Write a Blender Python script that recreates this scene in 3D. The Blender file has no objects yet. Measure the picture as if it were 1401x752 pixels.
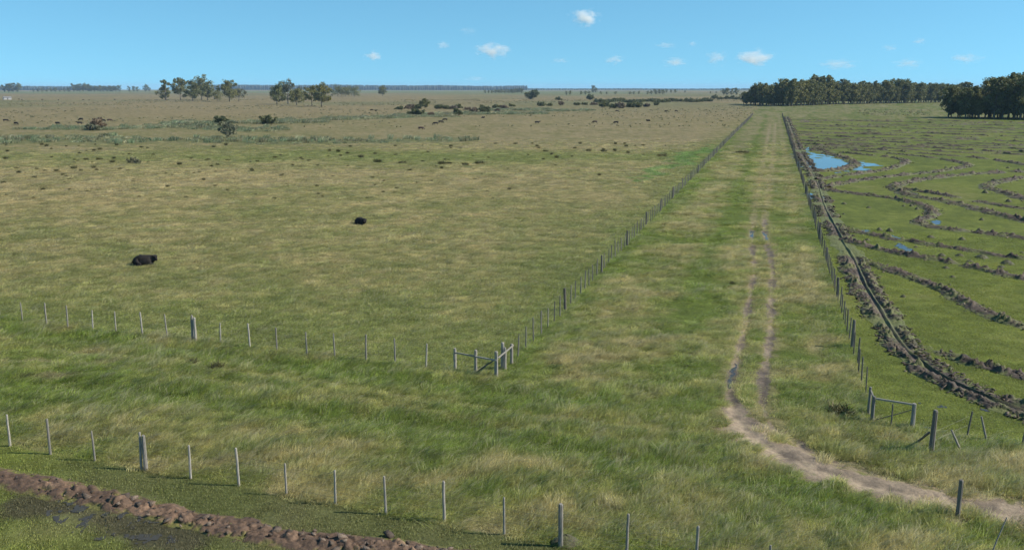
import bpy, bmesh, math, random
import numpy as np
from mathutils import Vector, Matrix
R = math.radians
rng = np.random.default_rng(11); random.seed(11)
scene = bpy.context.scene; COL = scene.collection

# ------------------------------------------------------------------ camera
CAM_H, F_PX, CX, CY, HOR = 13.5, 1250.0, 700.5, 376.0, 120.0
PITCH = math.atan((CY - HOR) / F_PX)
cd = bpy.data.cameras.new('camera'); cam = bpy.data.objects.new('camera', cd); COL.objects.link(cam)
cam.location = (0, 0, CAM_H); cam.rotation_euler = (math.pi / 2 - PITCH, 0, 0)
cd.sensor_width = 36.0; cd.lens = 36.0 * F_PX / 1401.0; cd.clip_start = 0.5; cd.clip_end = 60000
scene.camera = cam

# ------------------------------------------------------------------ sky, sun, exposure
SUN_EL = R(38.0); SUN_AZ = R(-6.0)            # from the right of the view (+x), a little behind it
sdir = Vector((math.cos(SUN_EL) * math.cos(SUN_AZ), math.cos(SUN_EL) * math.sin(SUN_AZ), math.sin(SUN_EL)))
world = bpy.data.worlds.new('World'); scene.world = world; world.use_nodes = True
wn = world.node_tree; wn.nodes.clear()
wo = wn.nodes.new('ShaderNodeOutputWorld'); wb = wn.nodes.new('ShaderNodeBackground')
sk = wn.nodes.new('ShaderNodeTexSky'); sk.sky_type = 'NISHITA'; sk.sun_disc = False
sk.sun_elevation = SUN_EL; sk.sun_rotation = math.atan2(sdir.x, sdir.y)
sk.altitude = 0; sk.air_density = 1.0; sk.dust_density = 0.0; sk.ozone_density = 3.0
wt = wn.nodes.new('ShaderNodeMix'); wt.data_type = 'RGBA'; wt.blend_type = 'MULTIPLY'; wt.inputs[0].default_value = 1.0
wt.inputs[7].default_value = (0.63, 1.0, 0.97, 1)
wc = wn.nodes.new('ShaderNodeTexCoord'); wm = wn.nodes.new('ShaderNodeMapping'); wm.inputs['Location'].default_value = (0, 0, .15)   # sky colours looked up higher: no yellow band at the horizon
wn.links.new(wc.outputs['Generated'], wm.inputs[0]); wn.links.new(wm.outputs[0], sk.inputs['Vector'])
wn.links.new(sk.outputs[0], wt.inputs[6]); wn.links.new(wt.outputs[2], wb.inputs[0])
wb.inputs[1].default_value = 0.103
wn.links.new(wb.outputs[0], wo.inputs[0])
sd = bpy.data.lights.new('sun', 'SUN'); sun = bpy.data.objects.new('sun', sd); COL.objects.link(sun)
sd.energy = 4.0; sd.angle = R(0.53); sd.color = (1.0, 0.93, 0.82)
sun.rotation_euler = sdir.to_track_quat('Z', 'Y').to_euler(); sun.location = (60, -10, 60)
vs = scene.view_settings; vs.view_transform = 'Standard'; vs.look = 'None'; vs.gamma = 1.0; vs.exposure = 0.72
vs.use_curve_mapping = False
cy = scene.cycles
cy.use_denoising = True; cy.use_adaptive_sampling = True; cy.adaptive_threshold = 0.015
cy.max_bounces = 6; cy.diffuse_bounces = 2; cy.glossy_bounces = 2; cy.transmission_bounces = 2
cy.transparent_max_bounces = 6; cy.volume_bounces = 4

# ------------------------------------------------------------------ helpers
def P(px, py):
    """ground point seen at a place of the photograph (survey from the known camera height)"""
    a = (px - CX) / F_PX; b = (CY - py) / F_PX
    dy = math.cos(PITCH) + b * math.sin(PITCH); dz = -math.sin(PITCH) + b * math.cos(PITCH)
    t = -CAM_H / dz
    return np.array((a * t, dy * t))
def tall(px, base, top):
    """height of an upright thing whose foot and tip are seen at these rows"""
    g = P(px, base); b = (CY - top) / F_PX
    dy = math.cos(PITCH) + b * math.sin(PITCH); dz = -math.sin(PITCH) + b * math.cos(PITCH)
    return CAM_H + g[1] / dy * dz
def mpp(px, py):
    """metres per photo pixel at that ground point"""
    g = P(px, py); return (g[1] * math.cos(PITCH) + CAM_H * math.sin(PITCH)) / F_PX

def _h(ix, iy, s):
    n = (ix.astype(np.int64) * 374761393 + iy.astype(np.int64) * 668265263 + s * 974634777) & 0xFFFFFFFF
    n = ((n ^ (n >> 13)) * 1274126177) & 0xFFFFFFFF
    n = n ^ (n >> 16)
    return (n & 0xFFFFFF) / float(0xFFFFFF)
def vn(x, y, s=0):
    x = np.asarray(x, float); y = np.asarray(y, float)
    ix = np.floor(x); iy = np.floor(y); fx = x - ix; fy = y - iy
    fx = fx * fx * (3 - 2 * fx); fy = fy * fy * (3 - 2 * fy)
    a = _h(ix, iy, s); b = _h(ix + 1, iy, s); c = _h(ix, iy + 1, s); d = _h(ix + 1, iy + 1, s)
    return (a * (1 - fx) + b * fx) * (1 - fy) + (c * (1 - fx) + d * fx) * fy
def fbm(x, y, s=0, o=4):
    v = 0; a = 0.5; t = 0
    for i in range(o):
        v = v + a * vn(x, y, s + i * 17); t += a; a *= 0.5
        x = x * 2.03 + 11.3; y = y * 2.03 - 7.1
    return v / t
def worley(x, y, s=0):
    """cells: nearest and second nearest distance, a random value per cell"""
    x = np.asarray(x, float); y = np.asarray(y, float); ix = np.floor(x); iy = np.floor(y)
    f1 = np.full(x.shape, 9.); f2 = f1.copy(); c = np.zeros(x.shape)
    for i in (-1, 0, 1):
        for j in (-1, 0, 1):
            px = ix + i + _h(ix + i, iy + j, s); py = iy + j + _h(ix + i, iy + j, s + 5); d = np.hypot(px - x, py - y); r = _h(ix + i, iy + j, s + 9)
            n = d < f1; f2 = np.where(n, f1, np.minimum(f2, d)); c = np.where(n, r, c); f1 = np.where(n, d, f1)
    return f1, f2, c
def sst(a, b, x):
    t = np.clip((x - a) / (b - a), 0, 1); return t * t * (3 - 2 * t)
def pdist(x, y, poly):
    """distance to a polyline, and the position along it"""
    best = np.full(np.shape(x), 1e9); pos = np.zeros(np.shape(x)); acc = 0.0
    for (ax, ay), (bx, by) in zip(poly[:-1], poly[1:]):
        L = math.hypot(bx - ax, by - ay)
        t = np.clip(((x - ax) * (bx - ax) + (y - ay) * (by - ay)) / (L * L + 1e-9), 0, 1)
        d = np.hypot(x - ax - t * (bx - ax), y - ay - t * (by - ay))
        m = d < best; best = np.where(m, d, best); pos = np.where(m, acc + t * L, pos); acc += L
    return best, pos
def inpoly(x, y, poly):
    c = np.zeros(np.shape(x), bool); n = len(poly)
    for i in range(n):
        x0, y0 = poly[i]; x1, y1 = poly[(i + 1) % n]
        k = ((y0 > y) != (y1 > y)) & (x < (x1 - x0) * (y - y0) / (y1 - y0 + 1e-12) + x0)
        c ^= k
    return c
def PP(l): return [P(*q) for q in l]
def smooth(poly, n=3):
    p = [np.array(q, float) for q in poly]
    for _ in range(n):
        q = [p[0]]
        for a, b in zip(p[:-1], p[1:]): q += [a * .75 + b * .25, a * .25 + b * .75]
        p = q + [p[-1]]
    return p

# ------------------------------------------------------------------ lie of the land
A_FR = P(0, 432); B_FR = P(680, 516)                       # front fence of the pasture
A_NR = P(14, 610); B_NR = P(767, 747)                      # near fence
LR0, LR1 = P(680, 516), P(1030, 158)                       # fence left of the lane
RR0, RR1 = P(1188, 566), P(1070, 158)                      # fence right of the lane
GT0, GT1, FIELD_END = P(1248, 586), P(1398.6, 609), P(1290, 163)[1]
def linex(y, a, b): return a[0] + (y - a[1]) * (b[0] - a[0]) / (b[1] - a[1])
def liney(x, a, b): return a[1] + (x - a[0]) * (b[1] - a[1]) / (b[0] - a[0])
def zones(x, y):
    xl = linex(y, LR0, LR1); xr = linex(y, RR0, RR1)
    pasture = (y > liney(x, A_FR, B_FR)) & (x < xl)
    paddock = y < liney(x, A_NR, B_NR)
    field = (x > xr) & (y > liney(x, GT0, GT1)) & (y < FIELD_END)
    lane = (x >= xl) & (x <= xr) & (y > LR0[1] - 1) & (y < RR1[1] + 4)
    return pasture, paddock, field, lane
SWALE1 = PP([(0, 520), (250, 545), (430, 565), (560, 583), (700, 602), (830, 626), (960, 642), (1060, 668), (1180, 700), (1330, 735), (1500, 770)])
SWALE2 = PP([(-60, 445), (120, 464), (330, 492), (480, 512), (620, 530), (720, 545), (820, 548)])
RUT1 = smooth(PP([(1030, 305), (1027, 330), (1033, 360), (1024, 420), (1014, 470), (1003, 505), (996, 545), (1012, 580), (1050, 612), (1110, 640), (1190, 664), (1290, 684), (1401, 706), (1520, 728)]), 2)
RUT2 = smooth(PP([(1046, 300), (1046, 325), (1056, 355), (1055, 400), (1055, 450), (1048, 500), (1040, 538), (1050, 580), (1100, 614), (1160, 638), (1240, 658)]), 2)
RUTF1 = smooth(PP([(1054, 168), (1047, 210), (1036, 260), (1030, 305)]), 2)
RUTF2 = smooth(PP([(1061, 168), (1058, 210), (1050, 260), (1046, 300)]), 2)
def hgt(x, y):
    x = np.asarray(x, float); y = np.asarray(y, float)
    d = np.hypot(x, y)
    pasture, paddock, field, lane = zones(x, y)
    amp = np.where(pasture, 0.10 + 0.22 * sst(60, 400, d), 0.12)
    amp = np.where(field | paddock, 0.0, amp)
    edge = np.where((x < linex(y, RR0, RR1)) & (y > 24), np.clip((linex(y, RR0, RR1) - x) / 4.0, 0, 1), 1.0)
    amp = amp * edge * np.clip((y - liney(x, A_NR, B_NR)) / 3.0, 0, 1)
    z = amp * (fbm(x / 7.0, y / 7.0, 3, 3) - 0.5) * 1.6 + np.where(d > 60, amp * (vn(x / 55, y / 55, 9) - .5) * 2, 0)
    z = z + 6.5 * sst(1500, 4200, d) * (fbm(x / 1500, y / 1900, 21, 3) - 0.45)
    near = d < 120
    if np.any(near):
        xn, yn = x[near] if x.ndim else x, y[near] if y.ndim else y
        s1, _ = pdist(xn, yn, SWALE1); s2, _ = pdist(xn, yn, SWALE2)
        dz = -0.22 * np.exp(-(s1 / 0.9) ** 2) - 0.16 * np.exp(-(s2 / 0.8) ** 2)
        r1, p1 = pdist(xn, yn, RUT1); r2, p2 = pdist(xn, yn, RUT2)
        dz = dz - 0.07 * np.exp(-(r1 / 0.28) ** 2) - 0.06 * np.exp(-(r2 / 0.26) ** 2)
        if x.ndim: z[near] = z[near] + dz
        else: z = z + dz
    return z - d * d / (2 * 6.371e6)
def H1(x, y): return float(hgt(np.array([x]), np.array([y]))[0])

BR_GREEN = [P(*q) for q in ((985, 200), (965, 210), (925, 232), (890, 252), (880, 246), (905, 226), (930, 208))]
REEDS = [[(85, 176), (160, 176), (250, 173), (300, 176), (360, 178)], [(0, 193), (90, 190), (180, 192), (280, 191), (360, 193), (480, 193), (605, 191)],
         [(412, 166), (480, 163), (571, 160)], [(600, 156), (700, 155)], [(280, 168), (400, 168)], [(700, 150), (780, 151)]]
REEDW = [PP(r) for r in REEDS]
BANDY = P(400, 214)[1]
RUTTURN = float(pdist(np.array([P(996, 545)[0]]), np.array([P(996, 545)[1]]), RUT1)[1][0])
WAY1 = PP([(60, 478), (230, 495), (400, 520), (540, 542), (760, 572), (900, 590), (1010, 592)])
WAY2 = PP([(40, 490), (200, 508), (380, 533), (540, 557), (740, 590), (880, 606), (1000, 612)])
WETP = PP([(40, 690), (110, 700), (180, 718), (250, 742)])
TRAMP = PP([(-40, 486), (60, 492), (140, 510)])
C = lambda r, g, b: np.array((r, g, b))
TAN, OLIVE, GREEN = C(.208, .172, .088), C(.156, .148, .058), C(.114, .130, .036)
LUSH, STRAW, FIELD = C(.092, .120, .024), C(.330, .270, .165), C(.122, .142, .030)
MUD, MUDP, MARSH = C(.100, .074, .052), C(.345, .262, .175), C(.115, .125, .055)
FAR, REDP = C(.205, .162, .085), C(.19, .09, .07)
def mix(a, b, t): t = np.asarray(t)[..., None]; return a * (1 - t) + b * t
def cover(x, y):
    """what grows or lies at each ground point: base colour, bare-soil share, grass height factor"""
    d = np.hypot(x, y); pasture, paddock, field, lane = zones(x, y)
    n0 = fbm(x / 60, y / 60, 5, 3); n1 = fbm(x / 14, y / 14, 31, 3); n2 = fbm(x / 3.5, y / 3.5, 47, 3); n3 = fbm(x / .8, y / .8, 71, 2)
    # pasture
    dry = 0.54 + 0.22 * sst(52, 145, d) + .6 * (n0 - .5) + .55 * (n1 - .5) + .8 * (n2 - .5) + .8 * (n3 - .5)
    fr = y - liney(x, A_FR, B_FR); xl = linex(y, LR0, LR1); xr = linex(y, RR0, RR1)
    dry = dry - .55 * np.exp(-np.clip(fr, 0, 99) / 6) - .75 * np.exp(-np.clip(xl - x, 0, 99) / 4.0)
    band = np.exp(-((y - BANDY + 10 * (n0 - .5) + .02 * x) / 17.0) ** 2) * (pasture | lane)
    dry = dry - .50 * band
    col = mix(mix(GREEN, OLIVE, np.clip(dry * 2, 0, 1)), TAN, np.clip(dry * 2 - 1, 0, 1))
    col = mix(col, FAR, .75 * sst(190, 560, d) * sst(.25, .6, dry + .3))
    hf = 0.55 + .5 * (n1 - .5)
    # verge and lane
    verge = ~(pasture | paddock | field)
    ns = fbm((x + .25 * y) / 9, (y - .25 * x) / 2.4, 131, 3)
    dv = .30 + .55 * (n1 - .5) + 1.1 * (ns - .5) + 1.2 * (n2 - .5) + .9 * (n3 - .5) + .22 * sst(80, 260, d)
    dv = np.where(lane, dv + .20, dv)
    nd = d < 160
    s1 = np.full(x.shape, 9.); s2 = s1.copy(); r1 = np.full(x.shape, 99.); r2 = r1.copy(); p1 = np.zeros(x.shape); p2 = p1.copy()
    s1[nd] = pdist(x[nd], y[nd], SWALE1)[0]; s2[nd] = pdist(x[nd], y[nd], SWALE2)[0]
    r1[nd], p1[nd] = pdist(x[nd], y[nd], RUT1); r2[nd], p2[nd] = pdist(x[nd], y[nd], RUT2)
    t1 = np.full(x.shape, 9.); t1[nd] = np.minimum(pdist(x[nd], y[nd], WAY1)[0], pdist(x[nd], y[nd], WAY2)[0])
    way = sst(1.0, .3, t1 / .42 + 1.1 * (n2 - .5)) * verge
    wet = np.exp(-(s1 / 1.3) ** 2) + np.exp(-(s2 / 1.0) ** 2)
    dv = dv - .55 * wet
    le = np.exp(-np.clip(x - xl, 0, 99) / 1.6) * lane; re = np.exp(-np.clip(xr - x, 0, 99) / 1.8) * lane
    dv = dv - .65 * le - .45 * re
    # green strips and pale strips that run along the lane
    w = np.clip((x - xl) / (xr - xl + 1e-6), 0, 1)
    strip = np.exp(-((w - .47 + .03 * np.sin(y / 9)) / .05) ** 2) * sst(42, 55, y)
    dv = np.where(lane, dv - .55 * strip + .40 * np.exp(-((w - .90) / .045) ** 2) + .25 * np.exp(-((w - .24) / .13) ** 2), dv)
    vc = mix(mix(LUSH, GREEN, np.clip(dv * 3, 0, 1)), OLIVE, np.clip(dv * 2 - .55, 0, 1))
    vc = mix(vc, C(.205, .176, .100), np.clip((dv - .62) * 1.3, 0, .5))
    col = np.where(verge[..., None], vc, col)
    fn = y - liney(x, A_NR, B_NR)
    hv = (np.where(lane, .55, .85) + .7 * (n1 - .5) + .9 * (n2 - .5) + .35 * wet) * (.35 + .65 * sst(0, 2.2, fn))
    hf = np.where(verge, hv * (1 - .55 * way), hf); col = mix(col, OLIVE * 1.05, .55 * way)
    # worked field: short green turf
    df = .35 + 1.1 * (n1 - .5) + .8 * (n2 - .5) + .6 * (n3 - .5)
    fc = mix(mix(LUSH * C(1.05, 1, 1.1), FIELD, np.clip(df * 2, 0, 1)), OLIVE * .95, np.clip((df - .5) * 1.3 + .4 * sst(230, 440, y), 0, 1))
    col = np.where(field[..., None], fc, col); hf = np.where(field, .30, hf)
    pc = mix(FIELD, OLIVE, np.clip((n2 - .4) * 2.2, 0, 1)); pc = mix(pc, C(.07, .075, .035), .6 * sst(.5, .75, n1))
    wp = np.full(x.shape, 9.); wp[nd] = pdist(x[nd], y[nd], WETP)[0]
    pc = mix(pc, C(.060, .052, .034), .8 * sst(1.0, .35, wp / 1.1 + 1.6 * (n2 - .5) + .6 * (n3 - .5)))
    col = np.where(paddock[..., None], pc, col); hf = np.where(paddock, .32, hf)
    # lush strip by the left fence of the lane, marsh bands, red ploughed patch, pale ground before the wood
    bg = inpoly(x + 10 * (n2 - .5), y + 26 * (n1 - .5) + 14 * (n2 - .5), BR_GREEN)
    col = np.where(bg[..., None], mix(col, C(.072, .138, .028), .75), col)
    fd = (d > 150) & (d < 1200)
    mm = np.zeros(x.shape)
    if np.any(fd):
        for r in REEDW:
            q, _ = pdist(x[fd], y[fd], r); wd = 4 + d[fd] * .035
            mm[fd] = np.maximum(mm[fd], sst(1.1, .5, q / wd + 1.0 * (n1[fd] - .5)))
    col = mix(col, MARSH, .75 * mm)
    far = sst(350, 900, d) * sst(.48, .62, fbm(x / 260, y / 420, 88, 3)); col = mix(col, MARSH * 1.1, far * .6)
    ff = sst(1200, 2600, d) * sst(.45, .6, fbm(x / 700, y / 900, 93, 2)); col = mix(col, C(.14, .16, .07), ff * .8)
    # bare soil: wheel ruts and the turning track
    nn = fbm(x / .45, y / .45, 61, 3) - .5; nl = fbm(x / 3, y / 3, 66, 2) - .5
    turn = sst(RUTTURN - 1, RUTTURN + 5, p1)
    b1 = sst(1.0, .45, r1 / (.28 + 1.25 * turn) + (1.2 + .9 * turn) * nn + .8 * turn * nl + 1.1 * nl * (1 - turn))
    b2 = sst(1.0, .45, r2 / .30 + 1.3 * nn + 1.3 * nl + .5 * sst(RUTTURN, RUTTURN + 4, p2))
    bare = np.maximum(b1, b2) * (x < 80)
    soft = np.maximum(sst(1.0, .3, r1 / (.7 + .9 * turn) + 1.3 * nn + .8 * nl), sst(1.0, .3, r2 / .8 + 1.4 * nn + .8 * nl))
    pale = np.clip(.30 + 2.0 * nl + .32 * turn + 1.4 * nn, 0, 1)
    sc = mix(MUD, MUDP, pale)
    col = mix(col, mix(OLIVE, MUDP, np.full(x.shape, .35)), soft * .55); col = mix(col, sc, bare)
    hf = hf * (1 - .72 * soft)
    fr1 = np.full(x.shape, 99.); fz = (d > 90) & (d < 480) & lane
    if np.any(fz):
        fr1[fz] = np.minimum(pdist(x[fz], y[fz], RUTF1)[0], pdist(x[fz], y[fz], RUTF2)[0])
        col = mix(col, MUDP * .85, .45 * sst(1.0, .2, fr1 / (.35 + .001 * d) + 1.5 * (n2 - .5)))
    # trampled patches in the verge at the left
    tr = sst(.60, .72, fbm(x / 2.2, y / 1.1, 111, 3)) * np.exp(-(pdist(x, y, TRAMP)[0] / 2.2) ** 2) * verge
    col = mix(col, C(.19, .14, .10), .7 * tr); hf = hf * (1 - .6 * tr)
    col = col * (0.90 + .32 * (n3 - .5) + .25 * (fbm(x / .3, y / .3, 77, 2) - .5) * (d < 120) + .22 * (n2 - .5))[..., None]
    return np.clip(col, .008, .8), bare, np.clip(hf, .12, 1.6), mm

# ------------------------------------------------------------------ node helpers
def mat(name):
    m = bpy.data.materials.new(name); m.use_nodes = True
    nt = m.node_tree; b = nt.nodes['Principled BSDF']; return m, nt, b
def N(nt, t, **k):
    n = nt.nodes.new(t)
    for a, v in k.items(): setattr(n, a, v)
    return n
def noise(nt, scale, detail=4, rough=.55, coord='Object', stretch=None):
    tc = N(nt, 'ShaderNodeTexCoord'); n = N(nt, 'ShaderNodeTexNoise')
    n.inputs['Scale'].default_value = scale; n.inputs['Detail'].default_value = detail; n.inputs['Roughness'].default_value = rough
    o = tc.outputs[coord]
    if stretch:
        mp = N(nt, 'ShaderNodeMapping'); mp.inputs['Scale'].default_value = stretch; nt.links.new(o, mp.inputs[0]); o = mp.outputs[0]
    nt.links.new(o, n.inputs['Vector']); return n
def ramp(nt, src, stops):
    r = N(nt, 'ShaderNodeValToRGB'); e = r.color_ramp.elements
    while len(e) < len(stops): e.new(.5)
    for k, (p, c) in zip(e, stops): k.position = p; k.color = (c, c, c, 1) if np.isscalar(c) else (*c, 1)
    nt.links.new(src, r.inputs[0]); return r.outputs[0]
def mulc(nt, a, b, t='MULTIPLY', f=1.0):
    m = N(nt, 'ShaderNodeMix', data_type='RGBA', blend_type=t); m.inputs[0].default_value = f
    nt.links.new(a, m.inputs[6]); nt.links.new(b, m.inputs[7]); return m.outputs[2]
def bump(nt, b, src, strength, dist):
    k = N(nt, 'ShaderNodeBump'); k.inputs['Strength'].default_value = strength; k.inputs['Distance'].default_value = dist
    nt.links.new(src, k.inputs['Height']); nt.links.new(k.outputs[0], b.inputs['Normal'])
def attr(nt, name, kind='GEOMETRY'):
    a = N(nt, 'ShaderNodeAttribute'); a.attribute_name = name; a.attribute_type = kind; return a

M = {}
m, nt, b = mat('turf'); M['turf'] = m
a = attr(nt, 'tone'); n1 = noise(nt, 6.0, 6, .65); n2 = noise(nt, .9, 4, .6)
c = mulc(nt, a.outputs['Color'], ramp(nt, n1.outputs[0], [(.25, .62), (.75, 1.38)]))
c = mulc(nt, c, ramp(nt, n2.outputs[0], [(.3, .84), (.7, 1.16)]))
nt.links.new(c, b.inputs['Base Color']); b.inputs['Roughness'].default_value = .95; b.inputs['Specular IOR Level'].default_value = .1
bump(nt, b, n1.outputs[0], .7, .08)
m, nt, b = mat('bare_soil'); M['soil_track'] = m
a = attr(nt, 'tone'); n1 = noise(nt, 5.0, 7, .7)
nt.links.new(mulc(nt, a.outputs['Color'], ramp(nt, n1.outputs[0], [(.3, .65), (.7, 1.35)])), b.inputs['Base Color'])
b.inputs['Roughness'].default_value = .85; bump(nt, b, n1.outputs[0], .8, .06)
m, nt, b = mat('turned_soil'); M['soil'] = m
a = attr(nt, 'tone'); n1 = noise(nt, 9.0, 6, .7)
nt.links.new(mulc(nt, a.outputs['Color'], ramp(nt, n1.outputs[0], [(.3, .6), (.7, 1.4)])), b.inputs['Base Color'])
b.inputs['Roughness'].default_value = .8; bump(nt, b, n1.outputs[0], .9, .04)
def watermat(name, col, rough):
    m, nt, b = mat(name); M[name] = m
    n = noise(nt, .35, 3); nt.links.new(ramp(nt, n.outputs[0], [(.35, col), (.65, tuple(v * 1.5 for v in col))]), b.inputs['Base Color'])
    b.inputs['Roughness'].default_value = rough; b.inputs['IOR'].default_value = 1.33; b.inputs['Specular IOR Level'].default_value = .40 if name == 'pond_water' else .28
    k = noise(nt, 2.2, 3, .5, stretch=(1, 2.5, 1)); bump(nt, b, k.outputs[0], .12, .02)
watermat('pond_water', (.045, .05, .045), .06); watermat('mud_water', (.04, .036, .028), .16)
def woodmat(name, c0, c1):
    m, nt, b = mat(name); M[name] = m
    n = noise(nt, 5, 6, .65, stretch=(6, 6, .7)); oi = N(nt, 'ShaderNodeObjectInfo')
    c = ramp(nt, n.outputs[0], [(.25, c0), (.75, c1)])
    c = mulc(nt, c, ramp(nt, oi.outputs['Random'], [(0, .7), (1, 1.2)]))
    nt.links.new(c, b.inputs['Base Color']); b.inputs['Roughness'].default_value = .85; bump(nt, b, n.outputs[0], .5, .01)
woodmat('weathered_wood', (.16, .142, .115), (.38, .35, .30)); woodmat('shade_dark_wood', (.07, .062, .05), (.19, .17, .14))  # dark tone: posts' unlit side put into the wood colour; also the shed door
woodmat('grey_wood', (.10, .092, .074), (.25, .23, .19)); woodmat('gate_wood', (.13, .12, .10), (.31, .29, .25)); woodmat('bark', (.11, .09, .07), (.30, .26, .21))
m, nt, b = mat('wire_steel'); M['wire'] = m
n = noise(nt, 12); nt.links.new(ramp(nt, n.outputs[0], [(.3, (.10, .095, .09)), (.7, (.18, .175, .17))]), b.inputs['Base Color'])
b.inputs['Roughness'].default_value = .5; b.inputs['Metallic'].default_value = .7
m, nt, b = mat('cow_hide'); M['hide'] = m
n = noise(nt, 4, 5); nt.links.new(ramp(nt, n.outputs[0], [(.3, (.008, .007, .007)), (.75, (.022, .018, .016))]), b.inputs['Base Color'])
b.inputs['Roughness'].default_value = .8; b.inputs['Specular IOR Level'].default_value = .25; bump(nt, b, n.outputs[0], .5, .04)
m, nt, b = mat('brown_hide'); M['brown_hide'] = m
n = noise(nt, 4, 5); nt.links.new(ramp(nt, n.outputs[0], [(.3, (.035, .016, .01)), (.75, (.07, .03, .018))]), b.inputs['Base Color']); b.inputs['Roughness'].default_value = .6
def leafmat(name, lo, hi, trans=.25, kind='OBJ'):
    m, nt, b = mat(name); M[name] = m
    a = attr(nt, 'tone'); oi = N(nt, 'ShaderNodeObjectInfo')
    sp = N(nt, 'ShaderNodeSeparateColor'); nt.links.new(a.outputs['Color'], sp.inputs[0])
    c = ramp(nt, sp.outputs[0], [(0, lo), (1, hi)])
    c = mulc(nt, c, ramp(nt, oi.outputs['Random'], [(0, (.80, .84, .86)), (1, (1.18, 1.10, 1.0))]))
    nt.links.new(c, b.inputs['Base Color']); b.inputs['Roughness'].default_value = .6; b.inputs['Specular IOR Level'].default_value = .3
    t = N(nt, 'ShaderNodeBsdfTranslucent'); nt.links.new(c, t.inputs[0]); ms = N(nt, 'ShaderNodeMixShader'); ms.inputs[0].default_value = trans
    nt.links.new(b.outputs[0], ms.inputs[1]); nt.links.new(t.outputs[0], ms.inputs[2]); nt.links.new(ms.outputs[0], nt.nodes['Material Output'].inputs[0])
leafmat('plantation_leaf', (.022, .032, .018), (.05, .06, .03), .1); leafmat('eucalypt_leaf', (.064, .080, .027), (.290, .285, .112), .28); leafmat('shrub_leaf', (.070, .092, .040), (.180, .190, .085), .35)
leafmat('grey_leaf', (.125, .132, .080), (.260, .260, .165), .35); leafmat('brown_twig', (.12, .095, .065), (.23, .18, .125))
leafmat('tussock_leaf', (.060, .066, .026), (.165, .150, .066), .35)
m, nt, b = mat('grass_blade'); M['blade'] = m
t = attr(nt, 'tint', 'INSTANCER'); v = attr(nt, 'tone'); sp = N(nt, 'ShaderNodeSeparateColor'); nt.links.new(v.outputs['Color'], sp.inputs[0])
c = mulc(nt, t.outputs['Color'], ramp(nt, sp.outputs[0], [(0, .62), (1, 1.5)]))
mx = N(nt, 'ShaderNodeMix', data_type='RGBA'); nt.links.new(sp.outputs[1], mx.inputs[0]); nt.links.new(c, mx.inputs[6]); mx.inputs[7].default_value = (.56, .50, .34, 1)
c = mx.outputs[2]
nt.links.new(c, b.inputs['Base Color']); b.inputs['Roughness'].default_value = .55; b.inputs['Specular IOR Level'].default_value = .35
tl = N(nt, 'ShaderNodeBsdfTranslucent'); nt.links.new(c, tl.inputs[0]); ms = N(nt, 'ShaderNodeMixShader'); ms.inputs[0].default_value = .45
nt.links.new(b.outputs[0], ms.inputs[1]); nt.links.new(tl.outputs[0], ms.inputs[2]); nt.links.new(ms.outputs[0], nt.nodes['Material Output'].inputs[0])
m, nt, b = mat('shed_wall'); M['shed_wall'] = m
n = noise(nt, 1.5, 4); nt.links.new(ramp(nt, n.outputs[0], [(.3, (.28, .28, .27)), (.7, (.40, .40, .39))]), b.inputs['Base Color']); b.inputs['Roughness'].default_value = .7
m, nt, b = mat('shed_roof'); M['shed_roof'] = m
n = noise(nt, 1.5, 4); nt.links.new(ramp(nt, n.outputs[0], [(.3, (.16, .15, .14)), (.7, (.28, .26, .25))]), b.inputs['Base Color']); b.inputs['Roughness'].default_value = .5

# ------------------------------------------------------------------ mesh helpers
def mesh(name, v, f, mt=None, tone=None, sm=False):
    """v: (n,3); f: list or array of quads/tris"""
    me = bpy.data.meshes.new(name); v = np.asarray(v, np.float32)
    if isinstance(f, np.ndarray):
        k = f.shape[1]; me.vertices.add(len(v)); me.vertices.foreach_set('co', v.ravel())
        me.loops.add(f.size); me.loops.foreach_set('vertex_index', f.ravel().astype(np.int32))
        me.polygons.add(len(f)); me.polygons.foreach_set('loop_start', (np.arange(len(f)) * k).astype(np.int32))
        me.update(calc_edges=True)
    else:
        me.from_pydata(v.tolist(), [], f); me.update()
    if tone is not None:
        tone = np.asarray(tone, np.float32)
        if tone.shape[1] == 3: tone = np.concatenate([tone, np.ones((len(tone), 1), np.float32)], 1)
        at = me.attributes.new('tone', 'FLOAT_COLOR', 'POINT'); at.data.foreach_set('color', tone.ravel())
    if mt: me.materials.append(M[mt])
    if sm: me.polygons.foreach_set('use_smooth', np.ones(len(me.polygons), bool))
    return me
def obj(name, me, parent=None, loc=(0, 0, 0), rot=(0, 0, 0), scl=(1, 1, 1), **props):
    o = bpy.data.objects.new(name, me); COL.objects.link(o); o.parent = parent
    o.location = loc; o.rotation_euler = rot; o.scale = scl
    for k, v in props.items(): o[k] = v
    return o
def tube(path, rad, n=7, cap=True, seed=0, rough=0.0):
    """tapered tube along a path -> verts, faces"""
    r_ = random.Random(seed); path = [Vector(p) for p in path]; V = []; Fc = []
    for i, p in enumerate(path):
        d = (path[min(i + 1, len(path) - 1)] - path[max(i - 1, 0)]).normalized()
        u = d.cross(Vector((0, 0, 1)) if abs(d.z) < .9 else Vector((1, 0, 0))).normalized(); w = d.cross(u)
        for k in range(n):
            a = 2 * math.pi * k / n; rr = rad[i] * (1 + rough * (r_.random() - .5))
            V.append(p + u * math.cos(a) * rr + w * math.sin(a) * rr)
    for i in range(len(path) - 1):
        for k in range(n):
            k2 = (k + 1) % n; Fc.append((i * n + k, i * n + k2, (i + 1) * n + k2, (i + 1) * n + k))
    if cap: Fc.append(tuple(range(n))[::-1]); Fc.append(tuple(range((len(path) - 1) * n, len(path) * n)))
    return V, Fc
def join(parts):
    V = []; Fc = []
    for v, f in parts:
        o = len(V); V += [tuple(q) for q in v]; Fc += [tuple(i + o for i in q) for q in f]
    return V, Fc

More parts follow.
